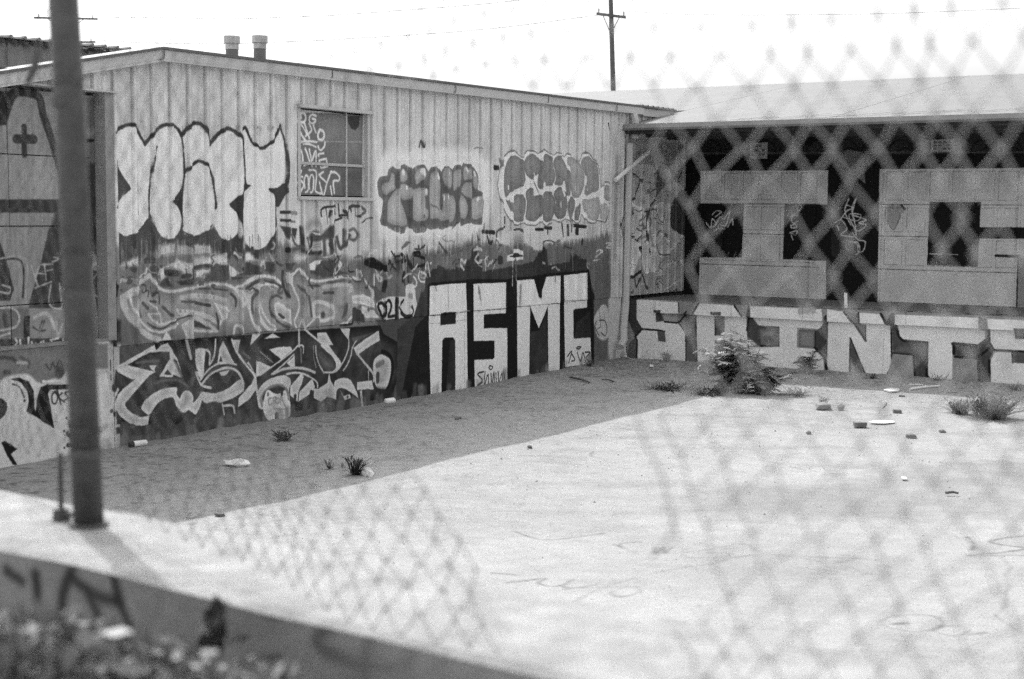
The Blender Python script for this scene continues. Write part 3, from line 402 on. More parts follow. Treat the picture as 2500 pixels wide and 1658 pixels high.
# ---- right end, behind the downspout
L.poly('N', [(1450, 720), (1452, 640), (1505, 600), (1500, 880), (1450, 890)], 88, soft=6, streak=5)
L.poly('N', [(1486, 300), (1512, 300), (1512, 880), (1484, 880)], 168, soft=8, streak=8)
L.poly('N', [(1501, 380), (1508, 380), (1502, 640), (1495, 640)], 120, soft=6, a=.6)
L.poly('Fm', [(350, 560), (440, 380), (520, 310), (600, 420), (612, 800), (580, 900), (500, 935), (400, 850)], 172, soft=5, sm=1)
many('Fm', [([(395, 600), (370, 700), (440, 862)], 24, 70), ([(440, 590), (540, 600), (578, 750), (545, 855), (470, 800)], 24, 75), ([(380, 760), (470, 700)], 14, 80), ([(440, 400), (470, 690)], 16, 90), ([(520, 420), (540, 560)], 14, 100)], soft=1.6)
# ---- inner return of the metal wall above the dock
L.poly('Q5', [(60, -120), (440, -60), (440, 900), (40, 900)], 150, soft=4)
for p, v in [([(60, 130), (130, 60), (240, 80), (250, 260), (160, 330), (90, 280)], 138), ([(50, 330), (110, 300), (180, 340), (190, 480), (60, 490)], 160), ([(50, 490), (130, 480), (150, 600), (100, 730), (60, 700)], 172), ([(160, 520), (215, 510), (220, 640), (190, 720), (160, 640)], 165), ([(240, 300), (380, 300), (430, 420), (360, 560), (270, 620), (220, 460)], 148), ([(220, 560), (270, 600), (260, 690), (215, 700)], 150), ([(300, 190), (400, 180), (420, 320), (300, 330)], 140), ([(270, 690), (425, 640), (425, 850), (250, 860)], 140), ([(250, 80), (330, 60), (300, 170), (250, 240)], 92), ([(345, 290), (440, 200), (440, 470), (400, 480), (330, 420)], 66)]:
    L.poly('Q5', p, min(v + 42, 215) if v > 130 else v, sm=1, soft=3, inner=22 if v > 130 else 0, deep=16)
many('Q5', [([(48, 200), (60, 300), (30, 420), (50, 560)], 10, 60), ([(100, 110), (150, 150), (110, 260), (80, 300)], 12, 55), ([(85, 305), (65, 340), (85, 385), (105, 350), (85, 305)], 9, 70), ([(245, 170), (240, 270), (200, 330), (190, 470), (215, 600)], 13, 58), ([(100, 490), (150, 520), (160, 420)], 10, 60), ([(150, 560), (155, 690), (100, 740), (60, 730)], 20, 46), ([(120, 740), (130, 800), (160, 720), (190, 810)], 14, 60), ([(250, 520), (270, 600), (330, 600)], 10, 90), ([(150, 150), (165, 155)], 20, 50), ([(270, 40), (320, 60), (360, 40)], 14, 66), ([(20, 240), (40, 200)], 22, 175), ([(20, 330), (20, 480)], 10, 175), ([(290, 280), (300, 380)], 10, 100)], soft=1.6)
L.poly('N', [(1574, 290), (1680, 290), (1680, 400), (1574, 400)], 74, soft=20, a=.25)
rc = random.Random(19)
for k in range(46):                                             # small tags over each other on the return wall
    x, y = rc.uniform(60, 400), rc.uniform(90, 840); p = [(x, y)]
    for q in range(4): x += rc.uniform(-24, 24); y += rc.uniform(-34, 34); p.append((x, y))
    L.line('Q5', p, rc.uniform(4, 11), rc.choice((50, 60, 75, 90, 205, 210)), soft=1.6, a=.8)
for k in range(150):                                            # small marks, dots and runs crowded into the middle band
    x = rc.uniform(290, 1440); y = 668 - (x - 290) * .035 + rc.gauss(0, 1) * 34; p = [(x, y)]
    for q in range(rc.choice((0, 2, 3, 4))): x += rc.uniform(-10, 12); y += rc.uniform(-14, 14); p.append((x, y))
    if y < 700 - (x - 290) * .03 or x < 900: L.line('N', p, rc.uniform(2, 7), rc.choice((40, 52, 66, 80, 150, 180, 195)), soft=1.8, a=rc.uniform(.5, .95))
L.drips('N', 290, 1460, 640, 120, 12, 60, 2.2, 60, a=.55, seed=31); L.drips('N', 290, 1460, 610, 90, 12, 50, 2.2, 185, a=.5, seed=32)
# ---- OKS piece on the plinth under the loading door
L.poly('Q4', [(-200, -40), (520, -60), (780, -60), (785, 120), (520, 130), (300, 230), (180, 190), (-200, 230)], 98, soft=4)
L.poly('Q4', [(-200, 270), (60, 200), (200, 190), (300, 235), (620, 225), (770, 150), (860, 700), (600, 720), (100, 830), (-200, 880)], 178)
L.line('Q4', [(20, 220), (90, 190), (200, 190), (248, 260), (250, 410)], 46, 176, soft=4); L.line('Q4', [(310, 215), (430, 212)], 18, 192)
L.poly('Q4', [(80, 200), (130, 185), (200, 215), (240, 280), (246, 400), (254, 432), (270, 320), (292, 258), (340, 238), (520, 238), (520, 270), (362, 275), (345, 305), (392, 558), (188, 432), (206, 360), (196, 285), (150, 222)], 24)
L.poly('Q4', [(-20, 345), (30, 358), (47, 410), (20, 472), (-20, 478)], 24, sm=1); L.poly('Q4', [(5, 660), (30, 648), (122, 708), (76, 745), (122, 825), (90, 822), (50, 760)], 24)
L.poly('Q4', [(-200, 300), (-60, 300), (-40, 700), (-200, 760)], 40)
many('Q4', [([(398, 288), (375, 315), (378, 368), (402, 374), (416, 330), (398, 288)], 13, 42), ([(410, 275), (440, 382)], 13, 42), ([(447, 300), (425, 332), (468, 366)], 12, 42), ([(498, 288), (470, 300), (492, 332), (466, 352)], 12, 46), ([(90, 235), (140, 260), (172, 332)], 10, 45), ([(505, 520), (520, 590)], 26, 60), ([(486, 590), (520, 640)], 24, 50), ([(490, 680), (530, 680)], 34, 34), ([(800, 60), (805, 200)], 10, 50), ([(825, 255), (830, 270)], 40, 45), ([(810, 430)], 30, 70), ([(790, 150), (820, 155)], 30, 150), ([(330, 90), (360, 130), (380, 80), (400, 120), (430, 60), (450, 110)], 12, 55)], soft=1.8)
L.dots('Q4', [(175, 355), (480, 482), (463, 575), (466, 699)], 17, 38)
many('Q4', [([(-20, 40), (80, 50), (130, 90)], 30, 50), ([(120, 80), (190, 80)], 22, 150), ([(150, 40), (210, 70), (205, 110)], 24, 70), ([(30, 150), (60, 150)], 30, 55), ([(430, 150)], 90, 60)], soft=4)
for x in RIBS: L.line('', [(x - .066, 1.12), (x - .066, 4.5)], .010, 70, soft=1.5, a=.16, sm=0, wob=.3)  # rib shading lines painted once more over the graffiti
for k in range(90):                                             # dust and splash thrown up along the foot of the wall
    s_ = rc.uniform(-.2, 12); h_ = abs(rc.gauss(0, .07)) + .02
    L.line('', [(s_, -.1), (s_ + rc.uniform(-.05, .05), h_)], rc.uniform(.03, .16), rc.choice((96, 110, 126)), soft=7, a=.45, sm=0, wob=2)
L.grime(13, 40)

# ================================================================== loading door paint (plane t = -0.10)
DR = Canvas('door_paint', A0 - UT * .10, US, ZV, -2.7, .2, 1.0, 4.0, 130, 128)
D = DR
D.im += 16 * D.stk
D.poly('Fh', [(-300, 150), (100, 185), (190, 215), (130, 290), (60, 520), (-300, 560)], 44); D.line('Fh', [(120, 200), (200, 185), (290, 195), (390, 250), (430, 420), (500, 620), (570, 850), (640, 1100)], 92, 50)
D.line('Fh', [(238, 540), (240, 820)], 62, 52); D.line('Fh', [(160, 662), (335, 664)], 92, 50, wob=.2)
D.poly('Fh', [(-400, 1270), (620, 1270), (620, 1405), (-400, 1405)], 52); D.poly('Fh', [(520, 1500), (600, 1270), (700, 1270), (760, 900), (900, 900), (960, 1700), (430, 1900)], 66, soft=6)
D.poly('Fh', [(880, 880), (1070, 880), (1070, 1900), (960, 1800)], 50, soft=8, streak=8); D.poly('Fh', [(860, 250), (1070, 250), (1070, 900), (860, 900)], 92, soft=8)
D.line('Fh', [(990, 310), (1000, 640)], 24, 40); D.line('Fh', [(1030, 460), (1040, 600)], 60, 50, soft=8); D.line('Fh', [(870, 680), (1000, 676)], 30, 34); D.line('Fh', [(880, 600), (970, 600)], 60, 120, soft=10)
D.poly('Q3', [(-200, 60), (0, 90), (95, 390), (60, 460), (-200, 460)], 50); D.poly('Q3', [(320, 0), (560, 0), (610, 120), (520, 510), (180, 510), (262, 230)], 58); D.poly('Q3', [(600, 260), (640, 280), (700, 560), (640, 560)], 48)
D.poly('Q3', [(-200, 500), (180, 510), (180, 700), (-200, 700)], 92, soft=5); D.poly('Q3', [(190, 520), (430, 510), (425, 700), (188, 695)], 122, soft=3); D.poly('Q3', [(150, 560), (186, 560), (186, 700), (150, 700)], 30)
for pts, w, v in [([(205, 240), (247, 370)], 12, 158), ([(255, 240), (232, 310)], 12, 158), ([(240, 285), (300, 290)], 10, 155), ([(288, 228), (300, 328)], 12, 158), ([(268, 230), (342, 226)], 10, 155), ([(300, 270), (342, 260)], 10, 155), ([(228, 380), (332, 340)], 12, 158), ([(342, 212), (382, 192), (350, 182)], 14, 150), ([(330, 360), (320, 490), (396, 500), (385, 350)], 12, 158), ([(600, 320), (600, 245), (640, 220), (662, 262)], 18, 160), ([(606, 322), (640, 282)], 12, 155), ([(600, 420), (640, 440), (660, 500)], 12, 150),
    ([(0, 508), (80, 510), (122, 570), (92, 632), (0, 652)], 16, 160), ([(0, 690), (60, 670)], 16, 160), ([(0, 405), (50, 412), (65, 380), (10, 362)], 14, 155), ([(-40, 208), (140, 208), (150, 440)], 12, 45), ([(-40, 196), (165, 192), (168, 440)], 12, 142), ([(30, 560), (40, 620)], 40, 60), ([(210, 632), (250, 656), (290, 650)], 10, 48), ([(250, 640), (270, 590)], 9, 60), ([(265, 640), (285, 590)], 9, 60), ([(220, 570), (300, 545), (350, 640)], 24, 160), ([(360, 600), (370, 680), (400, 610)], 14, 150)]:
    D.line('Q3', pts, w, v, soft=1.6)
D.poly('Q3', [(-200, 712), (440, 700), (440, 785), (-200, 795)], 52); D.line('Q3', [(90, 760), (90, 800)], 60, 50)
for pts, w in [([(200, 728), (212, 772), (226, 740), (242, 772), (262, 728)], 15), ([(276, 722), (286, 766)], 15), ([(326, 715), (342, 762)], 15), ([(322, 714), (372, 704)], 13), ([(332, 742), (362, 736)], 12), ([(402, 708), (412, 752)], 14), ([(95, 708), (108, 730), (95, 750), (110, 770), (100, 800)], 14), ([(126, 716), (132, 792)], 18), ([(180, 700), (180, 790)], 14)]: D.line('Q3', pts, w, 188, soft=1.5)
for pts in ([(0, 750), (12, 785)], [(18, 755), (30, 755)], [(24, 755), (24, 785)]): D.line('Q3', pts, 6, 120)
D.grime(14, 60)

# ================================================================== recessed dock wall (plane s = S_WALL)
rc_ = random.Random(8)
RW = Canvas('dock_wall_paint', W(S_WALL, 0, 0), UT, ZV, -.2, 10.2, .9, 4.4, 130, 26)
R = RW
R.poly('Fe', [(480, 330), (2600, 330), (2600, 440), (480, 450)], 56, soft=3)          # header band
for cx in range(640, 2500, 150):
    R.line('Fe', [(cx - 70, 440), (cx - 50, 390), (cx, 365), (cx + 50, 390), (cx + 66, 440)], 9, 30, a=.8); R.line('Fe', [(cx - 20, 436), (cx + 20, 408), (cx + 70, 436)], 8, 32, a=.8)
R.poly('Fe', [(1090, 330), (1240, 340), (1200, 400), (1150, 390)], 28); R.line('Fe', [(480, 440), (2600, 432)], 8, 92)
R.poly('Fk', [(285, 155), (1572, 150), (1566, 496), (285, 486)], 186); R.poly('Fk', [(720, 480), (1130, 480), (1112, 1060), (695, 1040)], 186); R.poly('Fk', [(280, 1025), (700, 1030), (1112, 1045), (1552, 1062), (1550, 1450), (270, 1440)], 184)
R.line('Fk', [(340, 190), (338, 480)], 9, 205); R.line('Fk', [(543, 190), (540, 420)], 9, 205); R.line('Fk', [(745, 190), (745, 320)], 9, 205); R.line('Fk', [(735, 500), (730, 930)], 9, 200)
R.poly('Fl', [(272, 136), (1900, 122), (1900, 1540), (255, 1474)], 190); R.poly('Fl', [(775, 470), (1290, 470), (1257, 1122), (748, 1104)], 24); R.poly('Fl', [(1270, 726), (1900, 724), (1900, 842), (1270, 836)], 24)
R.line('Fl', [(770, 992), (895, 995)], 12, 190); R.line('Fl', [(945, 995), (1055, 1000)], 10, 170)
R.line('Fl', [(1440, 1010), (1670, 1018)], 26, 50); R.line('Fl', [(1670, 1020), (1655, 1520)], 14, 60); R.poly('Fl', [(1680, 1030), (1900, 1030), (1900, 1540), (1665, 1530)], 140)
R.poly('Fl', [(345, 500), (480, 500), (530, 545), (480, 600), (410, 750), (345, 660)], 158, soft=4); R.line('Fl', [(490, 505), (520, 540)], 24, 90); R.line('Fl', [(345, 660), (410, 750), (480, 610)], 10, 110)
R.poly('Fe', [(1310, 455), (1400, 420), (1480, 432), (1492, 610)], 116, soft=2); R.poly('Fe', [(1480, 1090), (1560, 1140), (1500, 1180)], 60)
R.poly('Fe', [(1302, 880), (1420, 870), (1430, 1000), (1370, 1040), (1305, 1000)], 52); R.poly('Fe', [(585, 790), (700, 870), (700, 960), (590, 960)], 44)
R.line('Fk', [(545, 1122)], 34, 215); R.dots('Fk', [(440, 1395)], 26, 200)
for pts in [[(340, 680), (385, 730), (400, 640), (440, 690), (410, 720)], [(400, 600), (440, 560), (490, 570), (430, 620)], [(440, 690), (480, 620), (520, 640), (575, 565), (540, 700), (480, 700)], [(420, 760), (470, 735), (520, 740)], [(560, 720), (600, 640), (610, 700)],
    [(1240, 500), (1260, 560), (1200, 610), (1260, 600)], [(1200, 610), (1210, 680), (1265, 660)], [(1190, 720), (1230, 690), (1250, 720), (1200, 730), (1190, 700)], [(1180, 780), (1250, 760), (1240, 800), (1190, 790), (1215, 850)], [(1280, 500), (1300, 520), (1270, 560)],
    [(1640, 680), (1700, 650), (1760, 740), (1700, 800), (1820, 820)], [(1700, 640), (1760, 560), (1820, 530), (1760, 500)], [(1780, 440), (1740, 560), (1800, 700)], [(1850, 440), (1810, 540), (1850, 720)], [(1720, 620), (1860, 660), (1900, 600), (1780, 600), (1850, 760)], [(1790, 870), (1870, 880), (1890, 960), (1850, 1000)], [(1660, 700), (1680, 750)]]:
    R.line('Fk', pts, 13, 190, soft=1.3)
for pts in [[(0, 600), (140, 650), (60, 680), (140, 700), (70, 760), (20, 740)], [(40, 430), (10, 530), (0, 600)], [(0, 780), (60, 850), (130, 870), (110, 960), (60, 970), (50, 900), (0, 870)], [(20, 640), (40, 800)]]: R.line('Fl', pts, 13, 190, soft=1.3)
for x in (550, 620, 680): R.line('Fk', [(x, 1020), (x + 18, 975)], 10, 130)
for t0_, t1_ in ((.345, 2.715), (3.845, 6.285)):                    # groove shade painted as dark lines round the raised door panels
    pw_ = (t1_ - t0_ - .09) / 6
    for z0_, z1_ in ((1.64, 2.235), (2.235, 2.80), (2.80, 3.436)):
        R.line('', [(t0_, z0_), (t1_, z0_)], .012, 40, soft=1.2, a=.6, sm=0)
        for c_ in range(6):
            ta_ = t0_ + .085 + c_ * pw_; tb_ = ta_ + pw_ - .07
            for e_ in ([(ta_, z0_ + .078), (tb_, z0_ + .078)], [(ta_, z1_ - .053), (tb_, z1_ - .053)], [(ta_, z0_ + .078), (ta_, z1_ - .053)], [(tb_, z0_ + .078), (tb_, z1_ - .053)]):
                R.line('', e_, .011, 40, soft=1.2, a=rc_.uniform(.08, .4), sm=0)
R.im = 200 * (np.clip(R.im, 0, 255) / 200) ** 1.15
R.grime(9, 80)

# ================================================================== dock face (plane s = S_DOCK)
DK = Canvas('dock_face_paint', W(S_DOCK, 0, 0), UT, ZV, -.1, 10.4, -.2, 1.2, 150, 126)
D = DK
i_ = lambda p: fr('Fi', p); j_ = lambda p: fr('Fj', p)
D.poly('Fi', [(150, 120), (285, 165), (285, 440), (345, 545), (265, 640), (160, 400)], 62, soft=5); D.poly('Fi', [(190, 720), (270, 650), (285, 930), (150, 930)], 84, soft=5); D.line('Fi', [(165, 160), (165, 400)], 24, 28); D.poly('Fi', [(910, 330), (1030, 360), (1050, 960), (915, 960)], 92, soft=4)
D.poly('Fi', [(285, 165), (835, 200), (835, 340), (650, 345), (640, 440), (790, 465), (830, 490), (905, 600), (912, 960), (285, 930), (288, 640), (345, 575), (350, 535), (283, 430)], 192)
D.poly('Fi', [(500, 300), (610, 302), (606, 335), (642, 345), (640, 442), (535, 456), (525, 335), (500, 330)], 68); D.poly('Fi', [(600, 350), (830, 350), (790, 460), (640, 440)], 150, soft=6)
D.line('Fi', [(345, 545), (560, 562), (640, 577)], 24, 32, sm=0); D.poly('Fi', [(550, 570), (642, 577), (657, 712), (560, 702)], 84)
for f, pts, w, v in [('Fi', [(350, 545), (265, 640), (288, 700), (282, 930)], 26, 36), ('Fi', [(285, 440), (345, 545)], 20, 58), ('Fi', [(640, 452), (800, 466), (840, 450), (940, 320)], 22, 48), ('Fi', [(830, 480), (900, 572)], 15, 58), ('Fi', [(910, 620), (916, 720), (916, 960)], 20, 60), ('Fi', [(840, 205), (850, 330)], 18, 80)]: D.line(f, pts, w, v, sm=0)
D.poly('Fi', [(1100, 215), (1555, 240), (1650, 380), (1695, 385), (1702, 640), (1702, 990), (1415, 990), (1415, 690), (1287, 690), (1287, 985), (1060, 985), (1040, 370), (1020, 350)], 194)
D.poly('Fi', [(1285, 370), (1412, 376), (1412, 636), (1290, 626)], 96); D.poly('Fi', [(1250, 325), (1382, 326), (1382, 372), (1255, 360)], 34); D.poly('Fi', [(1287, 690), (1415, 690), (1415, 730), (1287, 725)], 100)
for pts, w, v in [([(1040, 370), (1045, 700), (1058, 985)], 24, 40), ([(1555, 240), (1650, 380)], 22, 40), ([(1100, 215), (1020, 345)], 22, 44), ([(1290, 380), (1292, 620)], 20, 60)]: D.line('Fi', pts, w, v, sm=0)
D.poly('Fi', [(1695, 390), (1760, 250), (1775, 380), (1830, 490), (1900, 510), (2120, 510), (2118, 775), (1860, 765), (1700, 640)], 74, soft=3); D.poly('Fi', [(1870, 560), (2040, 560), (2030, 650), (1880, 660)], 130, soft=14); D.poly('Fi', [(1870, 655), (1990, 655), (1990, 745), (1880, 745)], 108)
D.line('Fi', [(2050, 515), (2112, 522), (2112, 770), (1880, 768)], 30, 34, sm=0); D.line('Fi', [(1700, 560), (1740, 250)], 24, 40)
I = i_([(1760, 250), (2200, 270)]) + j_([(250, 150), (268, 310), (225, 362), (0, 346)]) + i_([(2340, 520), (2340, 782)]) + j_([(180, 572), (252, 662), (264, 795), (200, 840)]) + i_([(1702, 985), (1702, 782), (2115, 772), (2115, 515), (1850, 497), (1800, 440), (1760, 390)])
D.poly('N', I, 193)
D.poly('Fj', [(0, 130), (190, 120), (200, 190), (0, 200)], 150, soft=4, wob=3); D.poly('Fj', [(180, 380), (240, 330), (275, 230), (302, 210), (292, 650), (170, 550)], 64); D.poly('Fj', [(0, 365), (180, 372), (165, 555), (0, 552)], 92); D.poly('Fj', [(15, 390), (155, 395), (150, 545), (15, 540)], 118, soft=8)
D.line('Fj', [(165, 555), (270, 662), (292, 800)], 26, 30, sm=0); D.line('Fj', [(300, 220), (292, 650)], 18, 36); D.line('Fj', [(172, 390), (172, 550)], 16, 44)
D.poly('Fj', [(310, 150), (490, 178), (875, 200), (920, 310), (965, 330), (972, 740), (912, 858), (330, 815), (296, 740), (305, 400)], 194)
D.poly('Fj', [(490, 178), (642, 190), (645, 305), (700, 318), (702, 485)], 104); D.poly('Fj', [(540, 455), (705, 845), (690, 880), (530, 860)], 84); D.poly('Fj', [(545, 690), (620, 850), (540, 850)], 140, soft=5)
for pts, w in [([(490, 183), (580, 300), (702, 485)], 22), ([(640, 190), (642, 305)], 20), ([(875, 200), (930, 310), (992, 205)], 28), ([(968, 320), (976, 740), (915, 858)], 18), ([(540, 455), (702, 845)], 12), ([(535, 455), (530, 850)], 10), ([(700, 320), (702, 480)], 10)]: D.line('Fj', pts, w, 34, sm=0)
D.poly('Fj', [(930, 310), (1000, 205), (1012, 325)], 58); D.poly('Fj', [(980, 330), (1040, 330), (1080, 470), (1352, 498), (1352, 890), (1225, 890), (1200, 625), (988, 612)], 70); D.poly('Fj', [(1060, 540), (1240, 540), (1200, 620), (1000, 600)], 95, soft=12); D.poly('Fj', [(985, 622), (1196, 640), (1212, 885), (920, 870)], 128)
D.poly('Fj', [(1010, 205), (1897, 240), (1897, 370), (1952, 380), (1952, 470), (1870, 522), (1612, 510), (1612, 860), (1590, 925), (1400, 910), (1350, 835), (1356, 496), (1080, 470), (1040, 420), (1040, 330), (1010, 320)], 194)
D.line('Fj', [(1020, 325), (1050, 440), (1092, 482), (1345, 506), (1342, 850), (1385, 900)], 28, 28, sm=0); D.line('Fj', [(1200, 630), (1216, 860)], 20, 34); D.line('Fj', [(990, 612), (1200, 632)], 16, 44); D.line('Fj', [(1010, 205), (1005, 320)], 20, 30)
D.poly('Fj', [(1630, 535), (1870, 528), (1970, 450), (2000, 380), (2012, 500), (2052, 572), (1992, 690), (2012, 950), (1890, 940), (1870, 682), (1630, 655)], 70); D.poly('Fj', [(1640, 668), (1870, 690), (1882, 945), (1605, 925)], 124); D.line('Fj', [(1770, 720)], 90, 92, soft=8)
for pts, w in [([(1612, 512), (1860, 532)], 28), ([(1626, 512), (1626, 620)], 32), ([(1640, 652), (1870, 668), (2000, 560)], 26), ([(1882, 690), (1892, 950)], 26), ([(2000, 690), (2006, 950)], 28), ([(1992, 380), (2002, 480), (2052, 577), (2500, 606)], 28)]: D.line('Fj', pts, w, 28, sm=0)
D.poly('Fj', [(1900, 240), (1982, 250), (1976, 372), (1900, 372)], 96); D.line('Fj', [(1910, 242), (1905, 300)], 20, 50)
D.poly('Fj', [(1985, 250), (2500, 270), (2500, 592), (2055, 570), (2012, 500), (2006, 380)], 190); D.poly('Fj', [(2060, 602), (2500, 622), (2500, 970), (2016, 945), (2012, 690)], 190); D.poly('Fj', [(2262, 352), (2500, 360), (2500, 470), (2270, 462)], 30); D.poly('Fj', [(2290, 372), (2350, 374), (2350, 442), (2290, 440)], 84); D.poly('Fj', [(2240, 608), (2600, 620), (2600, 730), (2240, 716)], 84)
D.line('Fj', [(2240, 612), (2242, 716)], 16, 34)
for x in range(20, 2400, 90): D.line('Fj', [(x, 950 - (2400 - x) * .05), (x + 60, 953 - (2400 - x) * .05)], 14, 88, soft=6, a=.5)
D.im = 205 * (np.clip(D.im, 0, 255) / 205) ** 1.14
D.grime(11, 90, 40)

# ================================================================== faint tags on the yard, black tag on the kerb wall
GR = Canvas('yard_marks', np.zeros(3), np.array([1., 0, 0]), np.array([0, 1., 0]), -6, 12, 4.0, 26.0, 55, 200)
g = GR
for f, pts, w, v in [('G2', [(440, 205), (450, 185), (560, 182), (640, 190), (642, 205)], 5, 150), ('G2', [(100, 540), (230, 575), (420, 558), (490, 548)], 9, 140), ('G2', [(540, 600), (640, 640), (560, 600), (660, 590)], 6, 140), ('G2', [(720, 610), (725, 640), (760, 612), (765, 640), (800, 610)], 6, 140), ('G2', [(1070, 600), (950, 625), (850, 640), (870, 662), (1000, 660), (1060, 645), (960, 640)], 6, 140), ('G2', [(1050, 600), (1130, 600), (1165, 628)], 6, 140), ('G2', [(1260, 650), (1320, 680), (1270, 652), (1400, 660), (1405, 690)], 6, 140), ('G2', [(1400, 655), (1500, 680), (1620, 655), (1540, 640)], 6, 140), ('G2', [(1560, 710), (1590, 695), (1670, 728), (1720, 690), (1780, 700)], 6, 140),
    ('G2', [(0, 728), (105, 735)], 14, 150), ('G2', [(60, 770), (230, 750), (200, 770), (280, 785), (360, 755), (320, 790), (520, 795), (640, 800), (650, 820), (560, 838), (530, 815), (600, 795)], 8, 130), ('G2', [(320, 800), (480, 780)], 7, 130), ('G2', [(1720, 945), (1780, 918), (1940, 915), (2000, 945), (1960, 975), (1870, 988), (1760, 970), (1720, 945)], 8, 120), ('G2', [(1780, 955), (1840, 950)], 20, 130), ('G2', [(1950, 985), (2050, 1005), (2110, 985), (2100, 965), (2010, 962), (1950, 985)], 6, 135), ('G2', [(2110, 1000), (2190, 990)], 5, 140),
    ('G2', [(2110, 570), (2140, 600), (2130, 625)], 12, 120), ('G2', [(2380, 565), (2260, 575), (2210, 590), (2270, 605), (2380, 620)], 12, 120), ('G2', [(2380, 625), (2250, 640), (2110, 648), (2380, 655)], 10, 120), ('G1', [(820, 290), (850, 270), (880, 282), (840, 300), (820, 290)], 8, 150)]:
    g.line(f, pts, w * 1.3, v - 15, soft=1.3, a=.7)
g.poly('G2', [(760, 470), (1000, 340), (1500, 330), (1800, 260), (2200, 230), (2500, 240), (2500, 480), (1700, 480), (1100, 490)], 168, soft=26, a=.7, wob=6)
g.poly('G2', [(900, 560), (1300, 600), (2000, 700), (1600, 900), (900, 900)], 182, soft=40, a=.6, wob=8)
rc = random.Random(4)
for k in range(9):                                              # hairline cracks and old slab joints
    x, y, an = rc.uniform(-3, 9), rc.uniform(7, 22), rc.uniform(0, 6.28); p = [(x, y)]
    for q in range(14):
        an += rc.gauss(0, .35); x += math.cos(an) * .28; y += math.sin(an) * .28; p.append((x, y))
    g.line('', p, .022, 150, soft=1.2, a=.55, sm=0)
for k in range(60):                                             # darker drifts of dust and tyre scuffs
    x, y = rc.uniform(-3, 9), rc.uniform(6, 22); ln = rc.uniform(.4, 2.6); sl = rc.uniform(-.2, .25)
    g.line('', [(x, y), (x + ln, y + ln * sl)], rc.uniform(.05, .3), rc.choice((172, 178, 184, 190, 212)), soft=14, a=.6, wob=5)
gy_, gx_ = np.mgrid[0:g.h, 0:g.w].astype(np.float32); gx_ = gx_ / g.ppm + g.u0 - A0[0]; gy_ = gy_ / g.ppm + g.v0 - A0[1]
ss_ = gx_ * US[0] + gy_ * US[1]; tt_ = gx_ * UT[0] + gy_ * UT[1]; gm_ = np.clip(np.exp(-np.clip(tt_, 0, 99) / 2.6) + np.exp(-np.clip(S_DOCK - ss_, 0, 99) / 2.2), 0, 1)
gn_ = vnoise(g.h, g.w, 1.7, 1.7, 54) + .8 * vnoise(g.h, g.w, 5, 5, 55)
g.im -= gm_ * (74 * np.clip((gn_ - .22) / .22, 0, 1) + 40 * np.clip((-gn_ - .28) / .2, 0, 1) * -1 + 22 * vnoise(g.h, g.w, 30, 30, 56))   # grit and dust blown against the walls
g.im += 14 * vnoise(g.h, g.w, 70, 70, 51) + 12 * vnoise(g.h, g.w, 18, 18, 52) + 10 * vnoise(g.h, g.w, 4, 9, 53)

# ================================================================== materials
def nodes(name):
    m = bpy.data.materials.new(name); m.use_nodes = True
    return m, m.node_tree.nodes, m.node_tree.links, m.node_tree.nodes['Principled BSDF']
def noise(n, l, vec, scale, detail=4, rough=.6):
    t = n.new('ShaderNodeTexNoise'); t.inputs['Scale'].default_value = scale; t.inputs['Detail'].default_value = detail; t.inputs['Roughness'].default_value = rough
    if vec is not None: l.new(vec, t.inputs['Vector'])
    return t.outputs['Fac']
def math_(n, l, op, a, b, c=None, clamp=False):
    t = n.new('ShaderNodeMath'); t.operation = op; t.use_clamp = clamp
    for i, x in enumerate((a, b, c)):
        if x is None: continue
        if isinstance(x, (int, float)): t.inputs[i].default_value = x
        else: l.new(x, t.inputs[i])
    return t.outputs[0]
def mrange(n, l, v, a, b, c, d):
    t = n.new('ShaderNodeMapRange'); t.clamp = True
    l.new(v, t.inputs[0])
    for i, x in enumerate((a, b, c, d)): t.inputs[i + 1].default_value = x
    return t.outputs[0]
def worldpos(n): return n.new('ShaderNodeNewGeometry').outputs['Position']
def stretch(n, l, vec, s):
    t = n.new('ShaderNodeMapping'); t.inputs['Scale'].default_value = s; l.new(vec, t.inputs['Vector']); return t.outputs[0]
def bump(n, l, p, h, strength, dist=.01):
    b = n.new('ShaderNodeBump'); b.inputs['Strength'].default_value = strength; b.inputs['Distance'].default_value = dist
    l.new(h, b.inputs['Height']); l.new(b.outputs[0], p.inputs['Normal'])
def grey(name, v, rough=.8, amp=.25, scale=8, fine=120, bmp=.15, metal=0.0, spec=.3, vert=False):
    """plain weathered surface: albedo v broken up by coarse blotches and fine grain"""
    m, n, l, p = nodes(name); P = worldpos(n)
    if vert: P = stretch(n, l, P, (1, 1, .12))
    a = noise(n, l, P, scale, 5); b = noise(n, l, P, fine, 3)
    k = math_(n, l, 'ADD', math_(n, l, 'MULTIPLY_ADD', a, 2 * amp, 1 - amp), math_(n, l, 'MULTIPLY_ADD', b, amp, -amp / 2))
    c = math_(n, l, 'MULTIPLY', k, v, clamp=True)
    l.new(c, p.inputs['Base Color']); p.inputs['Roughness'].default_value = rough; p.inputs['Metallic'].default_value = metal
    p.inputs['Specular IOR Level'].default_value = spec
    if bmp: bump(n, l, p, math_(n, l, 'ADD', b, a), bmp)
    return m
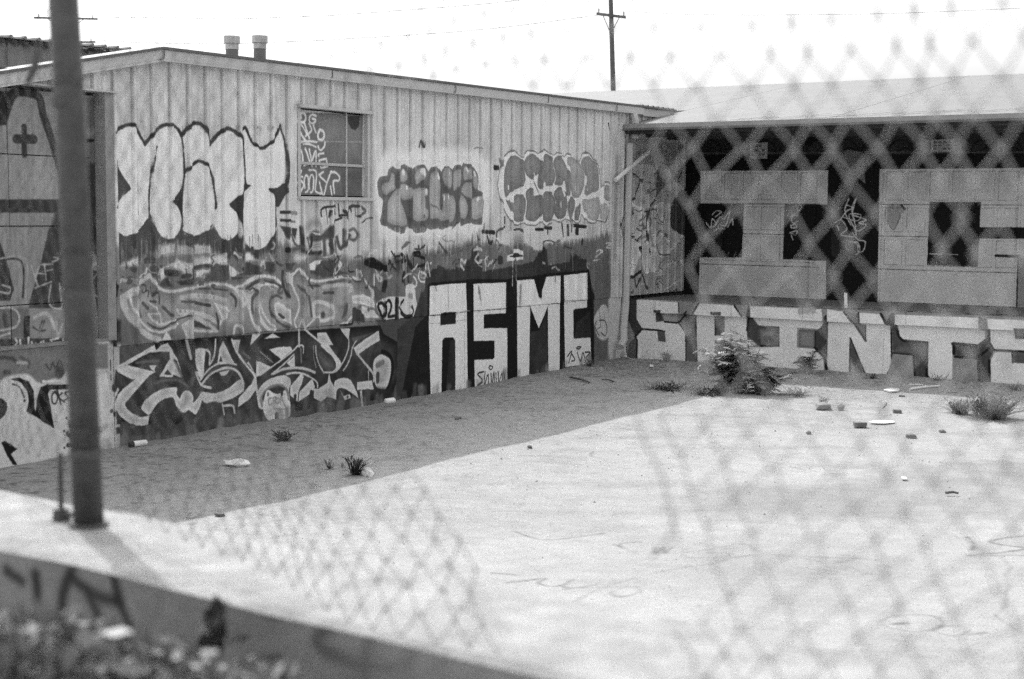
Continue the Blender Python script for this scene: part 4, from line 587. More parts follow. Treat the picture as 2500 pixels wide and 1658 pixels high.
def painted(name, canvas, K, rough=.6, amp=.22, vert=.2, bmp=.12, spec=.15):
    m, n, l, p = nodes(name); P = worldpos(n)
    t = n.new('ShaderNodeTexImage'); t.image = canvas.image(K); t.extension = 'EXTEND'; t.interpolation = 'Cubic'
    uvn = n.new('ShaderNodeUVMap'); uvn.uv_map = 'UVMap'; l.new(uvn.outputs[0], t.inputs[0])
    s = n.new('ShaderNodeSeparateColor'); l.new(t.outputs[0], s.inputs[0])
    alb = math_(n, l, 'MULTIPLY', s.outputs[0], s.outputs[0])
    a = noise(n, l, stretch(n, l, P, (1, 1, vert)), 22, 5); b = noise(n, l, P, 160, 2)
    k = math_(n, l, 'ADD', math_(n, l, 'MULTIPLY_ADD', a, 2 * amp, 1 - amp), math_(n, l, 'MULTIPLY_ADD', b, 1.2 * amp, -.6 * amp))
    l.new(math_(n, l, 'MULTIPLY', alb, k, clamp=True), p.inputs['Base Color'])
    p.inputs['Roughness'].default_value = rough; p.inputs['Specular IOR Level'].default_value = spec
    bump(n, l, p, math_(n, l, 'ADD', noise(n, l, P, 35, 4), math_(n, l, 'MULTIPLY', b, .6)), bmp)
    return m
M = {}
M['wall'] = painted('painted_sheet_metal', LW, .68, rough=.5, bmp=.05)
M['plinth'] = painted('painted_concrete', LW, .68, rough=.85, amp=.28, vert=1, bmp=.5)
M['door'] = painted('painted_plywood', DR, .77, rough=.8, bmp=.2)
M['dockwall'] = painted('painted_dock_wall', RW, .74, rough=.75, amp=.18, vert=1, bmp=.15)
M['dockface'] = painted('painted_dock_concrete', DK, .64, rough=.85, amp=.2, vert=1, bmp=.45)
M['trim'] = grey('weathered_trim', .50, .6, .14, 5, 90, .1)
M['rooftop'] = grey('roof_sheet', .145, .7, .22, 1.2, 40, .05)
M['scuff'] = grey('worn_roof_coating', .21, .7, .15, 3, 60, .05)
M['frame'] = grey('grimy_door_frame', .27, .7, .35, 7, 90, .15)
M['eave'] = grey('dull_eave_metal', .28, .6, .3, 6, 80, .1)
M['roofedge'] = grey('dull_edge_metal', .12, .6, .3, 6, 80, .1)
M['galv'] = grey('galvanised_steel', .50, .45, .2, 20, 200, .05, metal=.35)
M['darkgalv'] = grey('dull_pipe', .16, .5, .2, 12, 90, .05, metal=.2)
M['concrete'] = grey('bare_concrete', .30, .9, .3, 5, 140, .4)
M['dockslab'] = grey('dock_slab', .20, .9, .35, 4, 120, .4)
M['wood'] = grey('weathered_wood', .22, .85, .35, 10, 90, .3)
M['polewood'] = grey('pole_wood', .10, .9, .3, 6, 60, .1)
M['glass'] = M['wall']
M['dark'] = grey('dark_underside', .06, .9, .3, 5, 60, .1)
M['white'] = grey('white_plastic', .78, .45, .08, 10, 80, .05)
M['paper'] = grey('crumpled_paper', .66, .8, .25, 40, 200, .3)
M['black'] = grey('black_plastic', .02, .5, .2, 10, 60, .05)
M['brick'] = grey('old_brick', .14, .9, .4, 30, 200, .5)
M['stone'] = grey('broken_concrete', .26, .9, .4, 20, 150, .6)
M['stick'] = grey('dry_stick', .10, .9, .4, 30, 100, .3)
M['stem'] = grey('weed_stem', .06, .8, .3, 30, 100, .2)
M['wire'] = grey('wire_zinc', .30, .6, .1, 30, 200, 0, spec=.3)
M['darkwire'] = grey('dark_wire', .10, .7, .3, 30, 200, 0, spec=.2)  # darker wire for the mesh on the post side and the loose ends
M['post'] = grey('old_zinc_post', .075, .6, .65, 22, 120, .1, metal=.2)
M['powerline'] = grey('line_cable', .05, .7, .1, 5, 40, 0)
M['shed'] = grey('old_shed_metal', .24, .7, .3, 3, 60, .1, vert=True)
M['signface'] = grey('small_sign', .42, .6, .45, 26, 90, .05)
def leafmat(name, v, amp, trans=.35):
    m, n, l, p = nodes(name); P = worldpos(n)
    k = math_(n, l, 'MULTIPLY', math_(n, l, 'MULTIPLY_ADD', noise(n, l, P, 45, 2), 2 * amp, 1 - amp), v, clamp=True)
    l.new(k, p.inputs['Base Color']); p.inputs['Roughness'].default_value = .5; p.inputs['Specular IOR Level'].default_value = .35
    t = n.new('ShaderNodeBsdfTranslucent'); l.new(k, t.inputs['Color']); mx = n.new('ShaderNodeMixShader'); mx.inputs[0].default_value = trans
    l.new(p.outputs[0], mx.inputs[1]); l.new(t.outputs[0], mx.inputs[2]); l.new(mx.outputs[0], n['Material Output'].inputs['Surface'])
    return m
M['leaf'] = leafmat('weed_leaf', .24, .7, .2); M['grass'] = leafmat('dry_grass', .12, .6); M['shrubleaf'] = leafmat('shrub_leaf', .115, 1.0, .1); M['darkleaf'] = leafmat('dark_leaf', .035, .4)
def groundmat():
    m, n, l, p = nodes('yard_ground'); P = worldpos(n)
    t = n.new('ShaderNodeTexImage'); t.image = GR.image(float(lin(200)) / .8); t.extension = 'CLIP'; t.interpolation = 'Cubic'
    uvn = n.new('ShaderNodeUVMap'); uvn.uv_map = 'UVMap'; l.new(uvn.outputs[0], t.inputs[0])
    s = n.new('ShaderNodeSeparateColor'); l.new(t.outputs[0], s.inputs[0]); sq = math_(n, l, 'MULTIPLY', s.outputs[0], s.outputs[0])
    mark = math_(n, l, 'ADD', math_(n, l, 'MULTIPLY', sq, 1.25), math_(n, l, 'SUBTRACT', 1.0, t.outputs['Alpha']))
    big = noise(n, l, P, .35, 4); mid = noise(n, l, P, 3.0, 6, .7); grit = noise(n, l, P, 42, 3, .7); fine = noise(n, l, P, 150, 2)
    k = math_(n, l, 'ADD', math_(n, l, 'MULTIPLY_ADD', big, .30, .80), math_(n, l, 'MULTIPLY_ADD', mid, .34, -.17))
    k = math_(n, l, 'ADD', k, math_(n, l, 'MULTIPLY_ADD', fine, .55, -.275))
    speck = mrange(n, l, grit, .30, .44, .62, 1.0)
    dark = mrange(n, l, noise(n, l, P, 13, 5, .75), .28, .40, .78, 1.0); speck = math_(n, l, 'MULTIPLY', speck, dark)
    vor = n.new('ShaderNodeTexVoronoi'); vor.inputs['Scale'].default_value = 9; l.new(P, vor.inputs['Vector'])
    peb = mrange(n, l, vor.outputs['Distance'], .04, .08, .6, 1.0)
    k = math_(n, l, 'MULTIPLY', math_(n, l, 'MULTIPLY', k, speck), peb)
    l.new(math_(n, l, 'MULTIPLY', math_(n, l, 'MULTIPLY', k, mark), .284, clamp=True), p.inputs['Base Color'])
    p.inputs['Roughness'].default_value = .92; p.inputs['Specular IOR Level'].default_value = .2
    bump(n, l, p, math_(n, l, 'ADD', grit, math_(n, l, 'MULTIPLY', mid, 2.0)), .5, .012)
    return m
M['ground'] = groundmat()

# ================================================================== mesh helpers
def tri_mesh(name, V, Fc, m, parent=None, uv=None, smooth=False, origin=None):
    V = np.asarray(V, float); c = V.mean(0) if origin is None else np.asarray(origin, float)
    me = bpy.data.meshes.new(name); me.from_pydata((V - c).tolist(), [], [list(f) for f in Fc]); me.materials.append(M[m] if isinstance(m, str) else m)
    if uv is not None:
        u, v = uv.uv(V); lay = me.uv_layers.new(name='UVMap'); idx = np.zeros(len(me.loops), int); me.loops.foreach_get('vertex_index', idx)
        lay.data.foreach_set('uv', np.stack([u[idx], v[idx]], 1).astype(np.float32).ravel())
    if smooth: me.shade_smooth()
    o = bpy.data.objects.new(name, me); COL.objects.link(o); o.location = c
    if parent is not None: attach(o, parent)
    return o
def abs_loc(o):
    p = Vector(o.location)
    if o.parent: p = o['_abs'] if '_abs' in o else p
    return Vector(p)
ABS = {}
def attach(o, parent):
    ABS[o.name] = Vector(o.location); pl = ABS.get(parent.name, Vector(parent.location))
    o.parent = parent; o.location = ABS[o.name] - pl
def tag(o, label=None, cat=None, group=None, kind=None):
    if label: o['label'] = label
    if cat: o['category'] = cat
    if group: o['group'] = group
    if kind: o['kind'] = kind
    return o
def thing(name, label, cat, loc, group=None):
    o = bpy.data.objects.new(name, None); COL.objects.link(o); o.location = Vector(loc); o.empty_display_size = .2
    return tag(o, label, cat, group)
BOXF = [(0, 3, 2, 1), (4, 5, 6, 7), (0, 1, 5, 4), (1, 2, 6, 5), (2, 3, 7, 6), (3, 0, 4, 7)]
class MB:
    def __init__(s): s.V = []; s.F = []
    def add(s, V, Fc):
        k = len(s.V); s.V += [tuple(v) for v in V]; s.F += [tuple(i + k for i in f) for f in Fc]; return s
    def hexa(s, P8): return s.add(P8, BOXF)
    def sbox(s, s0, s1, t0, t1, z0, z1):
        return s.hexa([W(s0, t0, z0), W(s0, t1, z0), W(s1, t1, z0), W(s1, t0, z0), W(s0, t0, z1), W(s0, t1, z1), W(s1, t1, z1), W(s1, t0, z1)])
    def obox(s, c, ax, ay, az):
        c, ax, ay, az = map(np.asarray, (c, ax, ay, az))
        return s.hexa([c - ax - ay - az, c + ax - ay - az, c + ax + ay - az, c - ax + ay - az, c - ax - ay + az, c + ax - ay + az, c + ax + ay + az, c - ax + ay + az])
    def tube(s, pts, r, n=8, cap=True):
        pts = np.asarray(pts, float); m = len(pts); r = np.broadcast_to(np.asarray(r, float), (m,))
        T = np.gradient(pts, axis=0) if m > 1 else pts; T /= np.linalg.norm(T, axis=1)[:, None] + 1e-12
        ref = np.array([0, 0, 1.]) if abs(T[0][2]) < .9 else np.array([1., 0, 0])
        V = []
        for i in range(m):
            a = np.cross(T[i], ref); a /= np.linalg.norm(a) + 1e-12; b = np.cross(a, T[i])
            for j in range(n): q = 2 * math.pi * j / n; V.append(pts[i] + r[i] * (a * math.cos(q) + b * math.sin(q)))
        Fc = [(i * n + j, i * n + (j + 1) % n, (i + 1) * n + (j + 1) % n, (i + 1) * n + j) for i in range(m - 1) for j in range(n)]
        if cap: Fc += [tuple(range(n - 1, -1, -1)), tuple((m - 1) * n + j for j in range(n))]
        return s.add(V, Fc)
    def build(s, name, m, parent=None, uv=None, smooth=False): return tri_mesh(name, s.V, s.F, m, parent, uv, smooth)
def sbox(name, m, parent, s0, s1, t0, t1, z0, z1, uv=None): return MB().sbox(s0, s1, t0, t1, z0, z1).build(name, m, parent, uv)
def plabel(o, text): o['label'] = text; return o

# ================================================================== yard ground
def ground_h(x, y):
    s = (x - A0[0]) * US[0] + (y - A0[1]) * US[1]; t = (x - A0[0]) * UT[0] + (y - A0[1]) * UT[1]
    near = np.exp(-np.clip(t, 0, None) ** 2 / .5)
    h = .012 * np.sin(1.7 * x + .6 * y) * np.sin(.9 * y - .4 * x) + .006 * np.sin(5.1 * x) * np.sin(4.3 * y)
    h -= .045 * near * np.exp(-(s - 6) ** 2 / 14)
    return h * (np.abs(x) < 40) * (y < 60)
gx = np.concatenate([[-300, -120, -50, -20], np.arange(-8, 13.01, .22), [18, 40, 120, 300]])
gy = np.concatenate([[-40, 0], np.arange(3.0, 33.01, .22), [45, 90, 200, 400]])
GX, GY = np.meshgrid(gx, gy); GZ = ground_h(GX, GY)
gv = np.stack([GX.ravel(), GY.ravel(), GZ.ravel()], 1); nx = len(gx)
gf = [(j * nx + i, j * nx + i + 1, (j + 1) * nx + i + 1, (j + 1) * nx + i) for j in range(len(gy) - 1) for i in range(nx - 1)]
tag(tri_mesh('ground', gv, gf, 'ground', uv=GR, smooth=True), kind='structure', label='sunlit bare concrete yard with grit, stains and faint tags')
def gz(x, y): return float(ground_h(np.array(x), np.array(y)))

# ================================================================== metal warehouse on the left
WHS = thing('metal_warehouse', 'ribbed metal warehouse on the left covered in graffiti with a broken window', 'warehouse', W(6, 0, 0))
PLZ = 1.118
def roof_z(s):                     # top of the wall under the fascia
    return 4.30 + .0128 * (s - .62) if s >= .62 else 4.30 - .21 * (.62 - s)
WIN = (3.02, 4.45, 2.77, 3.90)
def panel(s0, s1, r0, r1, z0, z1, slant):
    """one sheet between two ribs r0..r1, cut to s0..s1; the rib stands at its far edge"""
    w = r1 - r0; prof = [(0, .012), (.075, .012), (.09, .016), (.105, .012), (.165, .012), (.18, .016), (.195, .012), (w - .062, .012), (w - .046, .046), (w - .016, .046), (w - .002, .012)]
    xs = [(r0 + a, d) for a, d in prof]
    def dep(x): return float(np.interp(x, [q[0] for q in xs], [q[1] for q in xs]))
    pts = [(s0, dep(s0))] + [q for q in xs if s0 + .004 < q[0] < s1 - .004] + [(s1 - .001, dep(s1 - .001))]
    V = []; Fc = []
    for x, d in pts: V += [W(x, d, z0), W(x, d, roof_z(x) - .005 if slant else z1)]
    for i in range(len(pts) - 1): Fc.append((2 * i, 2 * i + 2, 2 * i + 3, 2 * i + 1))
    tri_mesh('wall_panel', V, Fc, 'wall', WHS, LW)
for i in range(len(RIBS) - 1):
    r0, r1 = RIBS[i], RIBS[i + 1]
    if r1 <= -.03 + .01:                                   # over the loading door
        if r1 > -2.6: panel(r0, r1, r0, r1, 3.845, 0, True)
        continue
    if r0 > 14.5: break
    a, b = max(r0, -.03), min(r1, 14.46)
    if r0 < -.03: panel(r0, -.03, r0, r1, 3.845, 0, True)
    if b <= WIN[0] or a >= WIN[1]: panel(a, b, r0, r1, PLZ, 0, True); continue
    if a < WIN[0]: panel(a, WIN[0], r0, r1, PLZ, 0, True); a = WIN[0]
    c = min(b, WIN[1])
    panel(a, c, r0, r1, PLZ, WIN[2], False); panel(a, c, r0, r1, WIN[3], 0, True)
    if b > WIN[1]: panel(WIN[1], b, r0, r1, PLZ, 0, True)
# backing, plinth, roof
sbox('wall_core', 'dark', WHS, -3.2, WIN[0], -.5, -.16, 1.0, 4.0); sbox('wall_core', 'dark', WHS, WIN[1], 14.4, -.5, -.16, 1.0, 4.2); sbox('wall_core', 'dark', WHS, WIN[0], WIN[1], -.5, -.2, 1.0, 4.2)
for s0, s1 in ((-4.0, -.06), (-.06, 3.4), (3.4, 6.8), (6.8, 9.3), (9.3, S_DOCK)):
    d = .004 if s0 in (-.06, 6.8) else 0.0
    sbox('foundation_wall', 'plinth', WHS, s0 + .004, s1 - .004, -.3, .006 + d, -.3, PLZ - .006 if s0 > -1 else 1.185, LW)
def strip(name, s0, s1, t0, t1, za, zb, m, parent=WHS, h=.12):
    return MB().hexa([W(s0, t0, za), W(s0, t1, za), W(s1, t1, zb), W(s1, t0, zb), W(s0, t0, za + h), W(s0, t1, za + h), W(s1, t1, zb + h), W(s1, t0, zb + h)]).build(name, m, parent)
E1 = roof_z
joints = [-3.0, .62, 3.55, 6.35, 9.0, 11.35, 12.45]
for k in range(len(joints) - 1):
    a, b = joints[k], joints[k + 1]; o = .006 * (k % 2)
    strip('fascia', a + .001, b - .001, -.05, .105 + o, E1(a) - .068, E1(b) - .068, 'trim'); strip('fascia_lip', a + .001, b - .001, .106 + o, .125 + o, E1(a) - .075, E1(b) - .075, 'trim', h=.02)
    if k: MB().tube([W(a + .02, .108 + o, E1(a) + .045), W(a + .018, .116 + o, E1(a) + .0), W(a + .006, .12 + o, E1(a) - .045), W(a - .05, .12 + o, E1(a) - .066)], .006, 5).build('trim_seam', 'roofedge', WHS)
strip('roof', -3.0, .62, -.35, .13, E1(-3) + .055, E1(.62) + .055, 'roofedge', h=.03); strip('roof', .62, 6.2, -.6, .13, E1(.62) + .055, E1(6.2) + .055, 'roofedge', h=.03); strip('roof', 6.202, 13.75, -12, .13, E1(6.2) + .055, E1(13.75) + .055, 'roofedge', h=.03)
rb = MB()
for k in range(7):
    s = 12.3 + k * .21
    rb.hexa([W(s, -12, E1(s) + .084), W(s, .14, E1(s) + .084), W(s + .06, .14, E1(s) + .084), W(s + .06, -12, E1(s) + .084), W(s + .015, -12, E1(s) + .105), W(s + .015, .14, E1(s) + .105), W(s + .045, .14, E1(s) + .105), W(s + .045, -12, E1(s) + .105)])
tag(rb.build('roof_rib', 'roofedge', WHS), kind='stuff')
strip('roof_end_board', 12.46, 13.72, -.05, .08, E1(12.46) - .09, E1(13.72) - .09, 'trim', h=.14)
# window
wf = thing('window', None, None, W(3.7, 0, 3.3)); attach(wf, WHS)
w0, w1, wz0, wz1 = WIN
sbox('pane', 'glass', wf, w0 + .03, 4.02, -.055, -.045, wz0 + .45, wz1 - .03, LW); sbox('pane', 'glass', wf, 4.05, w1 - .03, -.055, -.045, wz0 + .45, wz1 - .03, LW)
sbox('pane', 'glass', wf, w0 + .03, 4.02, -.055, -.045, wz0 + .03, wz0 + .41, LW); sbox('pane', 'glass', wf, 4.05, w1 - .03, -.055, -.045, wz0 + .03, wz0 + .41, LW)
sbox('sill', 'trim', wf, w0 - .03, w1 + .03, -.06, .07, wz0 - .03, wz0 + .012); sbox('head_trim', 'trim', wf, w0 - .03, w1 + .03, -.06, .07, wz1 - .012, wz1 + .03)
sbox('frame', 'trim', wf, w0 - .02, w0 + .03, -.06, .02, wz0 + .013, wz1 - .013); sbox('frame', 'trim', wf, w1 - .03, w1 + .02, -.06, .02, wz0 + .013, wz1 - .013)
sbox('glazing_bar', 'galv', wf, w0 + .031, w1 - .031, -.054, -.02, wz0 + .412, wz0 + .448); sbox('glazing_bar', 'galv', wf, 4.021, 4.049, -.06, -.03, wz0 + .014, wz0 + .41); sbox('glazing_bar', 'galv', wf, 4.021, 4.049, -.06, -.03, wz0 + .45, wz1 - .014)
# loading door at the left, with plywood panels in a recess
ld = thing('loading_door', None, None, W(-1.4, -.1, 2.5)); attach(ld, WHS)
bs = [-3.1, -2.2, -1.305, -.62, -.235]; bz = [1.20, 1.62, 2.42, 2.93, 3.14, 3.80]
for i in range(len(bs) - 1):
    for j in range(len(bz) - 1):
        if j == 3 and i in (1, 2): continue
        z1 = bz[j + 1] if not (j == 2 and i in (1, 2)) else bz[4]
        dd = random.uniform(-.012, .012)
        sbox('door_panel', 'door', ld, bs[i] + .006, bs[i + 1] - .006, -.16, -.10 + dd, bz[j] + .006, z1 - .006, DR)
sbox('door_stile', 'door', ld, -.225, -.155, -.16, -.125, 1.2, 3.8, DR)
sbox('door_frame', 'frame', ld, -.15, -.034, -.17, .035, 1.19, 3.83); sbox('door_header', 'trim', ld, -3.1, .02, -.1, .075, 3.832, 3.852)
sbox('door_sill', 'wood', ld, -3.2, -.03, -.2, .03, 1.187, 1.215); sbox('door_backing', 'dark', ld, -3.2, -.034, -.4, -.175, 1.19, 3.83)
# downspout at the far corner
ds = thing('downspout', None, None, W(11.9, .1, 2)); attach(ds, WHS)
def spipe(pts, hw, name): 
    MB().tube([W(*p) for p in pts], hw, 8).build(name, 'trim', ds)
spipe([(12.02, .10, 4.36), (12.03, .13, 4.25), (12.03, .14, 3.93)], .072, 'spout')
spipe([(11.93, .09, 3.84), (11.90, .09, 2.6), (11.87, .09, 1.0), (11.80, .09, .55), (11.72, .14, .36), (11.55, .16, .24)], .066, 'spout')
sbox('corner_trim', 'wall', WHS, 11.74, 11.80, .0135, .05, PLZ, 4.36, LW)
# pale pipe that leans up under the roof corner
p0 = hit(1503, 440, W(0, .10, 0), UT); p1 = hit(1583, 371, W(0, .16, 0), UT)
MB().tube([p0, p1], .04, 8).build('brace', 'white', WHS)
# two flue pipes
for q in (7.23, 7.92):
    b = thing('flue_pipe', 'galvanised flue pipe with a flat cap on the metal roof, ' + ('the left, lower one' if q < 7.5 else 'the right, taller one'), 'flue pipe', W(q, -5, 4.45), 'flue pipes on the warehouse roof')
    top = 5.50 if q < 7.5 else 5.58
    MB().tube([W(q, -5, 4.42), W(q, -5, top - .22)], .105, 14).build('pipe', 'darkgalv', b, smooth=False)
    MB().tube([W(q, -5, top - .22), W(q, -5, top - .12)], .112, 14).build('collar', 'galv', b)
    MB().tube([W(q, -5, top - .12), W(q, -5, top + .0)], .138, 16).build('cap', 'galv', b)
# old shed wall that shows above the roof at the far left
SH = thing('ribbed_shed', 'dark ribbed metal shed rising behind the warehouse roof at the far left', 'shed', W(3.5, -6, 0))
for k in range(9):
    a = 1.4 + k * .52
    sbox('wall_panel', 'shed', SH, a, a + .50, -6.3, -6.0 - .015 * (k % 2), 0.0, 5.03 + .02 * k if k < 6 else 5.13 - .012 * (k - 5))
    sbox('panel_rib', 'shed', SH, a + .502, a + .518, -6.2, -5.97, 0.0, 5.0)
MB().hexa([W(1.0, -9, 5.06), W(1.0, -5.9, 5.06), W(6.3, -5.9, 5.19), W(6.3, -9, 5.19), W(1.0, -9, 5.08), W(1.0, -5.9, 5.08), W(6.3, -5.9, 5.21), W(6.3, -9, 5.21)]).build('roof', 'galv', SH)
rr = MB()
for k in range(20):
    s = 1.1 + k * .26; z = 5.08 + (s - 1) * .0245
    rr.tube([W(s, -8.9, z), W(s, -5.86, z)], .028, 6)
tag(rr.build('roof_rib', 'shed', SH), kind='stuff')
rr = MB()
for k in range(27):
    s = 1.05 + k * .19; z = 5.055 + (s - 1) * .0245
    rr.tube([W(s, -6.0, z - .03), W(s + .095, -5.93, z - .055 - .02 * (k % 3)), W(s + .19, -6.0, z - .03)], .022, 5)
tag(rr.build('closure_strip', 'dark', SH), kind='stuff')

# ================================================================== dock building on the right
DB = thing('dock_warehouse', 'low dock warehouse on the right with a pale roof and big painted letters', 'warehouse', W(S_WALL, 5, 0))
T1 = 14.0
sbox('dock_slab', 'dockslab', DB, S_DOCK + .03, S_WALL + .3, .02, T1, .7, 1.048)
sbox('dock_core', 'dark', DB, S_DOCK + .2, S_WALL + .3, .05, T1, -.3, .69)
for k in range(6):
    a = .03 + k * 2.35
    MB().sbox(S_DOCK, S_DOCK + .19, a, a + 2.345, -.3, .845).build('dock_face', 'dockface', DB, DK)
ed = [.62, 2.07, 3.35, 5.1, 7.0, 9.2, 11.5, T1]
MB().sbox(S_DOCK - .002, S_DOCK + .2, .03, .615, .847, 1.055).build('edge_beam', 'dockface', DB, DK)
for k in range(len(ed) - 1):
    j = .004 * (k % 2)
    MB().sbox(S_DOCK - .07 - j, S_DOCK + .2, ed[k] + .004, ed[k + 1] - .004, .842 + j, 1.056 + j).build('edge_beam', 'dockface', DB, DK)
# ragged flashing on the beam
rg = MB(); r = random.Random(5)
for k in range(70):
    t = 2.0 + r.random() * 7; L_ = r.uniform(.08, .4); z = 1.063 + r.random() * .012
    rg.hexa([W(S_DOCK - .085, t, z), W(S_DOCK + .02, t, z), W(S_DOCK + .02, t + L_, z), W(S_DOCK - .085 + r.uniform(0, .03), t + L_, z + r.uniform(-.01, .02)), W(S_DOCK - .085, t, z + .004), W(S_DOCK + .02, t, z + .004), W(S_DOCK + .02, t + L_, z + .004), W(S_DOCK - .085, t + L_, z + .02)])
tag(rg.build('torn_flashing', 'wood', DB), kind='stuff')
# recessed wall in pieces around the two doors, header band
DOORS = [(.345, 2.715), (3.845, 6.285)]; DZ = 3.44
def wl_(s0, t0, t1, z0, z1, name='block_wall', d=.25): return MB().sbox(s0, s0 + d, t0, t1, z0, z1).build(name, 'dockwall', DB, RW)
wl_(S_WALL, .002, .34, 1.049, 3.72); wl_(S_WALL, 2.72, 3.84, 1.049, 3.72); wl_(S_WALL, 6.29, T1, 1.049, 3.72)
for a, b in DOORS: wl_(S_WALL, a - .005, b + .005, DZ, 3.72)
k0 = [.002, 3.1, 6.2, 9.3, T1]
for k in range(4): wl_(S_WALL - .05, k0[k], k0[k + 1] - .005, 3.722, 4.07, 'header_beam', .3)
for a, b in DOORS:
    dr = thing('overhead_door', None, None, W(S_WALL, (a + b) / 2, 1.1)); attach(dr, DB)
    n_ = 4; zs = [1.052, 1.64, 2.235, 2.80, DZ - .004]
    cols = 6
    for j in range(4):
        mb = MB(); z0, z1 = zs[j] + .003, zs[j + 1] - .003; sf = S_WALL + .035
        mb.sbox(sf, sf + .04, a + .01, b - .01, z0, z1)
        if j > 0:
            pw = (b - a - .09) / cols
            for c in range(cols):
                ta = a + .085 + c * pw; tb = ta + pw - .07; za, zb = z0 + .075, z1 - .05
                e = .016
                V = [W(sf - .0005, ta, za), W(sf - .0005, tb, za), W(sf - .0005, tb, zb), W(sf - .0005, ta, zb), W(sf - .012, ta + e, za + e), W(sf - .012, tb - e, za + e), W(sf - .012, tb - e, zb - e), W(sf - .012, ta + e, zb - e)]
                mb.add(V, [(0, 4, 5, 1), (1, 5, 6, 2), (2, 6, 7, 3), (3, 7, 4, 0), (4, 7, 6, 5)])
        mb.build('door_section', 'dockwall', dr, RW)
    for t in (a - .004, b - .036): MB().sbox(S_WALL - .012, S_WALL + .05, t, t + .04, 1.05, DZ - .002).build('door_jamb', 'dockwall', dr, RW)
jt = 6.33
MB().sbox(S_WALL - .02, S_WALL - .002, 2.56, 2.70, 1.06, 2.25).build('plywood_patch', 'dockwall', DB, RW)
# roof: eave, soffit, gutter edge
EZ, RK, SE = 4.16, .163, S_DOCK - .30
def rz(s): return EZ + RK * (s - SE)
def slab(name, s0, s1, t0, t1, m, th=.05, up=0): 
    return MB().hexa([W(s0, t0, rz(s0) - th + up), W(s0, t1, rz(s0) - th + up), W(s1, t1, rz(s1) - th + up), W(s1, t0, rz(s1) - th + up), W(s0, t0, rz(s0) + up), W(s0, t1, rz(s0) + up), W(s1, t1, rz(s1) + up), W(s1, t0, rz(s1) + up)]).build(name, m, DB)
rts = [.06, 1.9, 3.75, 5.6, 7.45, 9.3, 11.2, T1]
for k in range(len(rts) - 1): slab('roof_sheet', SE, SE + 9, rts[k], rts[k + 1] - .006, 'rooftop', up=.002 * (k % 2))
for a, b in ((-8.0, -4), (-4, .05)): slab('roof_sheet', 14.35, SE + 9, a, b - .006, 'rooftop')
sbox('eave_fascia', 'eave', DB, SE - .03, SE - .002, .05, T1, EZ - .065, EZ + .012); sbox('gutter', 'roofedge', DB, SE - .045, SE + .03, .05, T1, EZ - .10, EZ - .068)
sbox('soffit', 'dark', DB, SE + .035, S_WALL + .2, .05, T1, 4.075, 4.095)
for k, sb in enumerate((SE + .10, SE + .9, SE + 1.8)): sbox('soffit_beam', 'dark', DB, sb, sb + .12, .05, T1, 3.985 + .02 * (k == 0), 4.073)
sbox('gable_end', 'dark', DB, S_WALL + .26, SE + 8.9, T1 - .2, T1, 0, 4.1); sbox('block_wall', 'dark', DB, SE + 8.7, SE + 8.9, -8, T1, 0, 5.4); sbox('gable_end', 'dark', DB, S_WALL + .3, SE + 8.6, -8, -7.8, 0, 4.3)
# pale scuffs along the eave: worn coating strips lying on the sheet
for (a, b, m_) in ((2.5, 3.6, 0), (3.4, 4.7, 1), (4.6, 5.8, 0), (5.3, 6.8, 1), (1.4, 2.4, 1)):
    mb = MB(); r = random.Random(int(a * 10))
    for q in range(7):
        s = SE + .12 + r.random() * .5; t = a + r.random() * (b - a); ln = r.uniform(.25, .7); sk = r.uniform(.2, .5)
        z = lambda ss: rz(ss) + .0065
        mb.add([W(s, t, z(s)), W(s + .02, t, z(s + .02)), W(s + sk + .05, t + ln, z(s + sk + .05)), W(s + sk, t + ln, z(s + sk))], [(0, 1, 2, 3)])
    mb.build('worn_coating', 'scuff', DB)
for nm, (x, y, wd, hd) in dict(a=(1853, 368, .34, .30), b=(2303, 356, .42, .22)).items():
    p = hit(x, y, W(S_WALL - .055, 0, 0), US); t = (p - A0) @ UT; z = p[2]
    sg = sbox('small_sign', 'signface', None, S_WALL - .075, S_WALL - .054, t - wd / 2, t + wd / 2, z - hd / 2, z + hd / 2)
    tag(sg, 'small worn square sign on the dark header beam above the first dock door' if nm == 'a' else 'small oblong sign on the dark header beam above the second dock door', 'sign')
    for q in range(3):
        zz = z + hd * (.28 - .26 * q)
        for c in range(4):
            if (q + c) % 4 != 3: sbox('printed_mark', 'darkgalv', sg, S_WALL - .0765, S_WALL - .0752, t - wd * .4 + c * wd * .2, t - wd * .4 + c * wd * .2 + wd * .14, zz - hd * .07, zz + hd * .07)

# ================================================================== utility poles and lines
def at_xy_depth(x, y, d): return at_depth(x, y, d)
def upole(x_top, x_low, d, ztop, label, arms, r0):
    a = at_depth(x_low, 215, d); b = at_depth(x_top, 0, d)
    k = (b - a) / (b[2] - a[2])
    base = a + k * (0 - a[2]); top = a + k * (ztop - a[2])
    P = thing('utility_pole', label, 'utility pole', base, 'utility poles behind the buildings')
    MB().tube([base, (base + top) / 2, top], [r0, r0 * .92, r0 * .8], 10).build('pole', 'polewood', P, smooth=True)
    for (y, half, tilt) in arms:
        c = at_depth(x_top + (x_low - x_top) * y / 215, y, d - r0 - .05)
        ax = cR * half; ax = ax + ZV * tilt * half
        MB().obox(c, ax, -cF * .05, ZV * .05).build('crossarm', 'polewood', P)
        for q in (-.85, .85):
            MB().tube([c + ax * q + ZV * .06, c + ax * q + ZV * .22], [.035, .05], 6).build('insulator', 'galv', P)
        for q in (-.55, .55): MB().tube([c + ax * q - ZV * .05, c - ZV * .75], .02, 5).build('arm_brace', 'polewood', P)
    return P
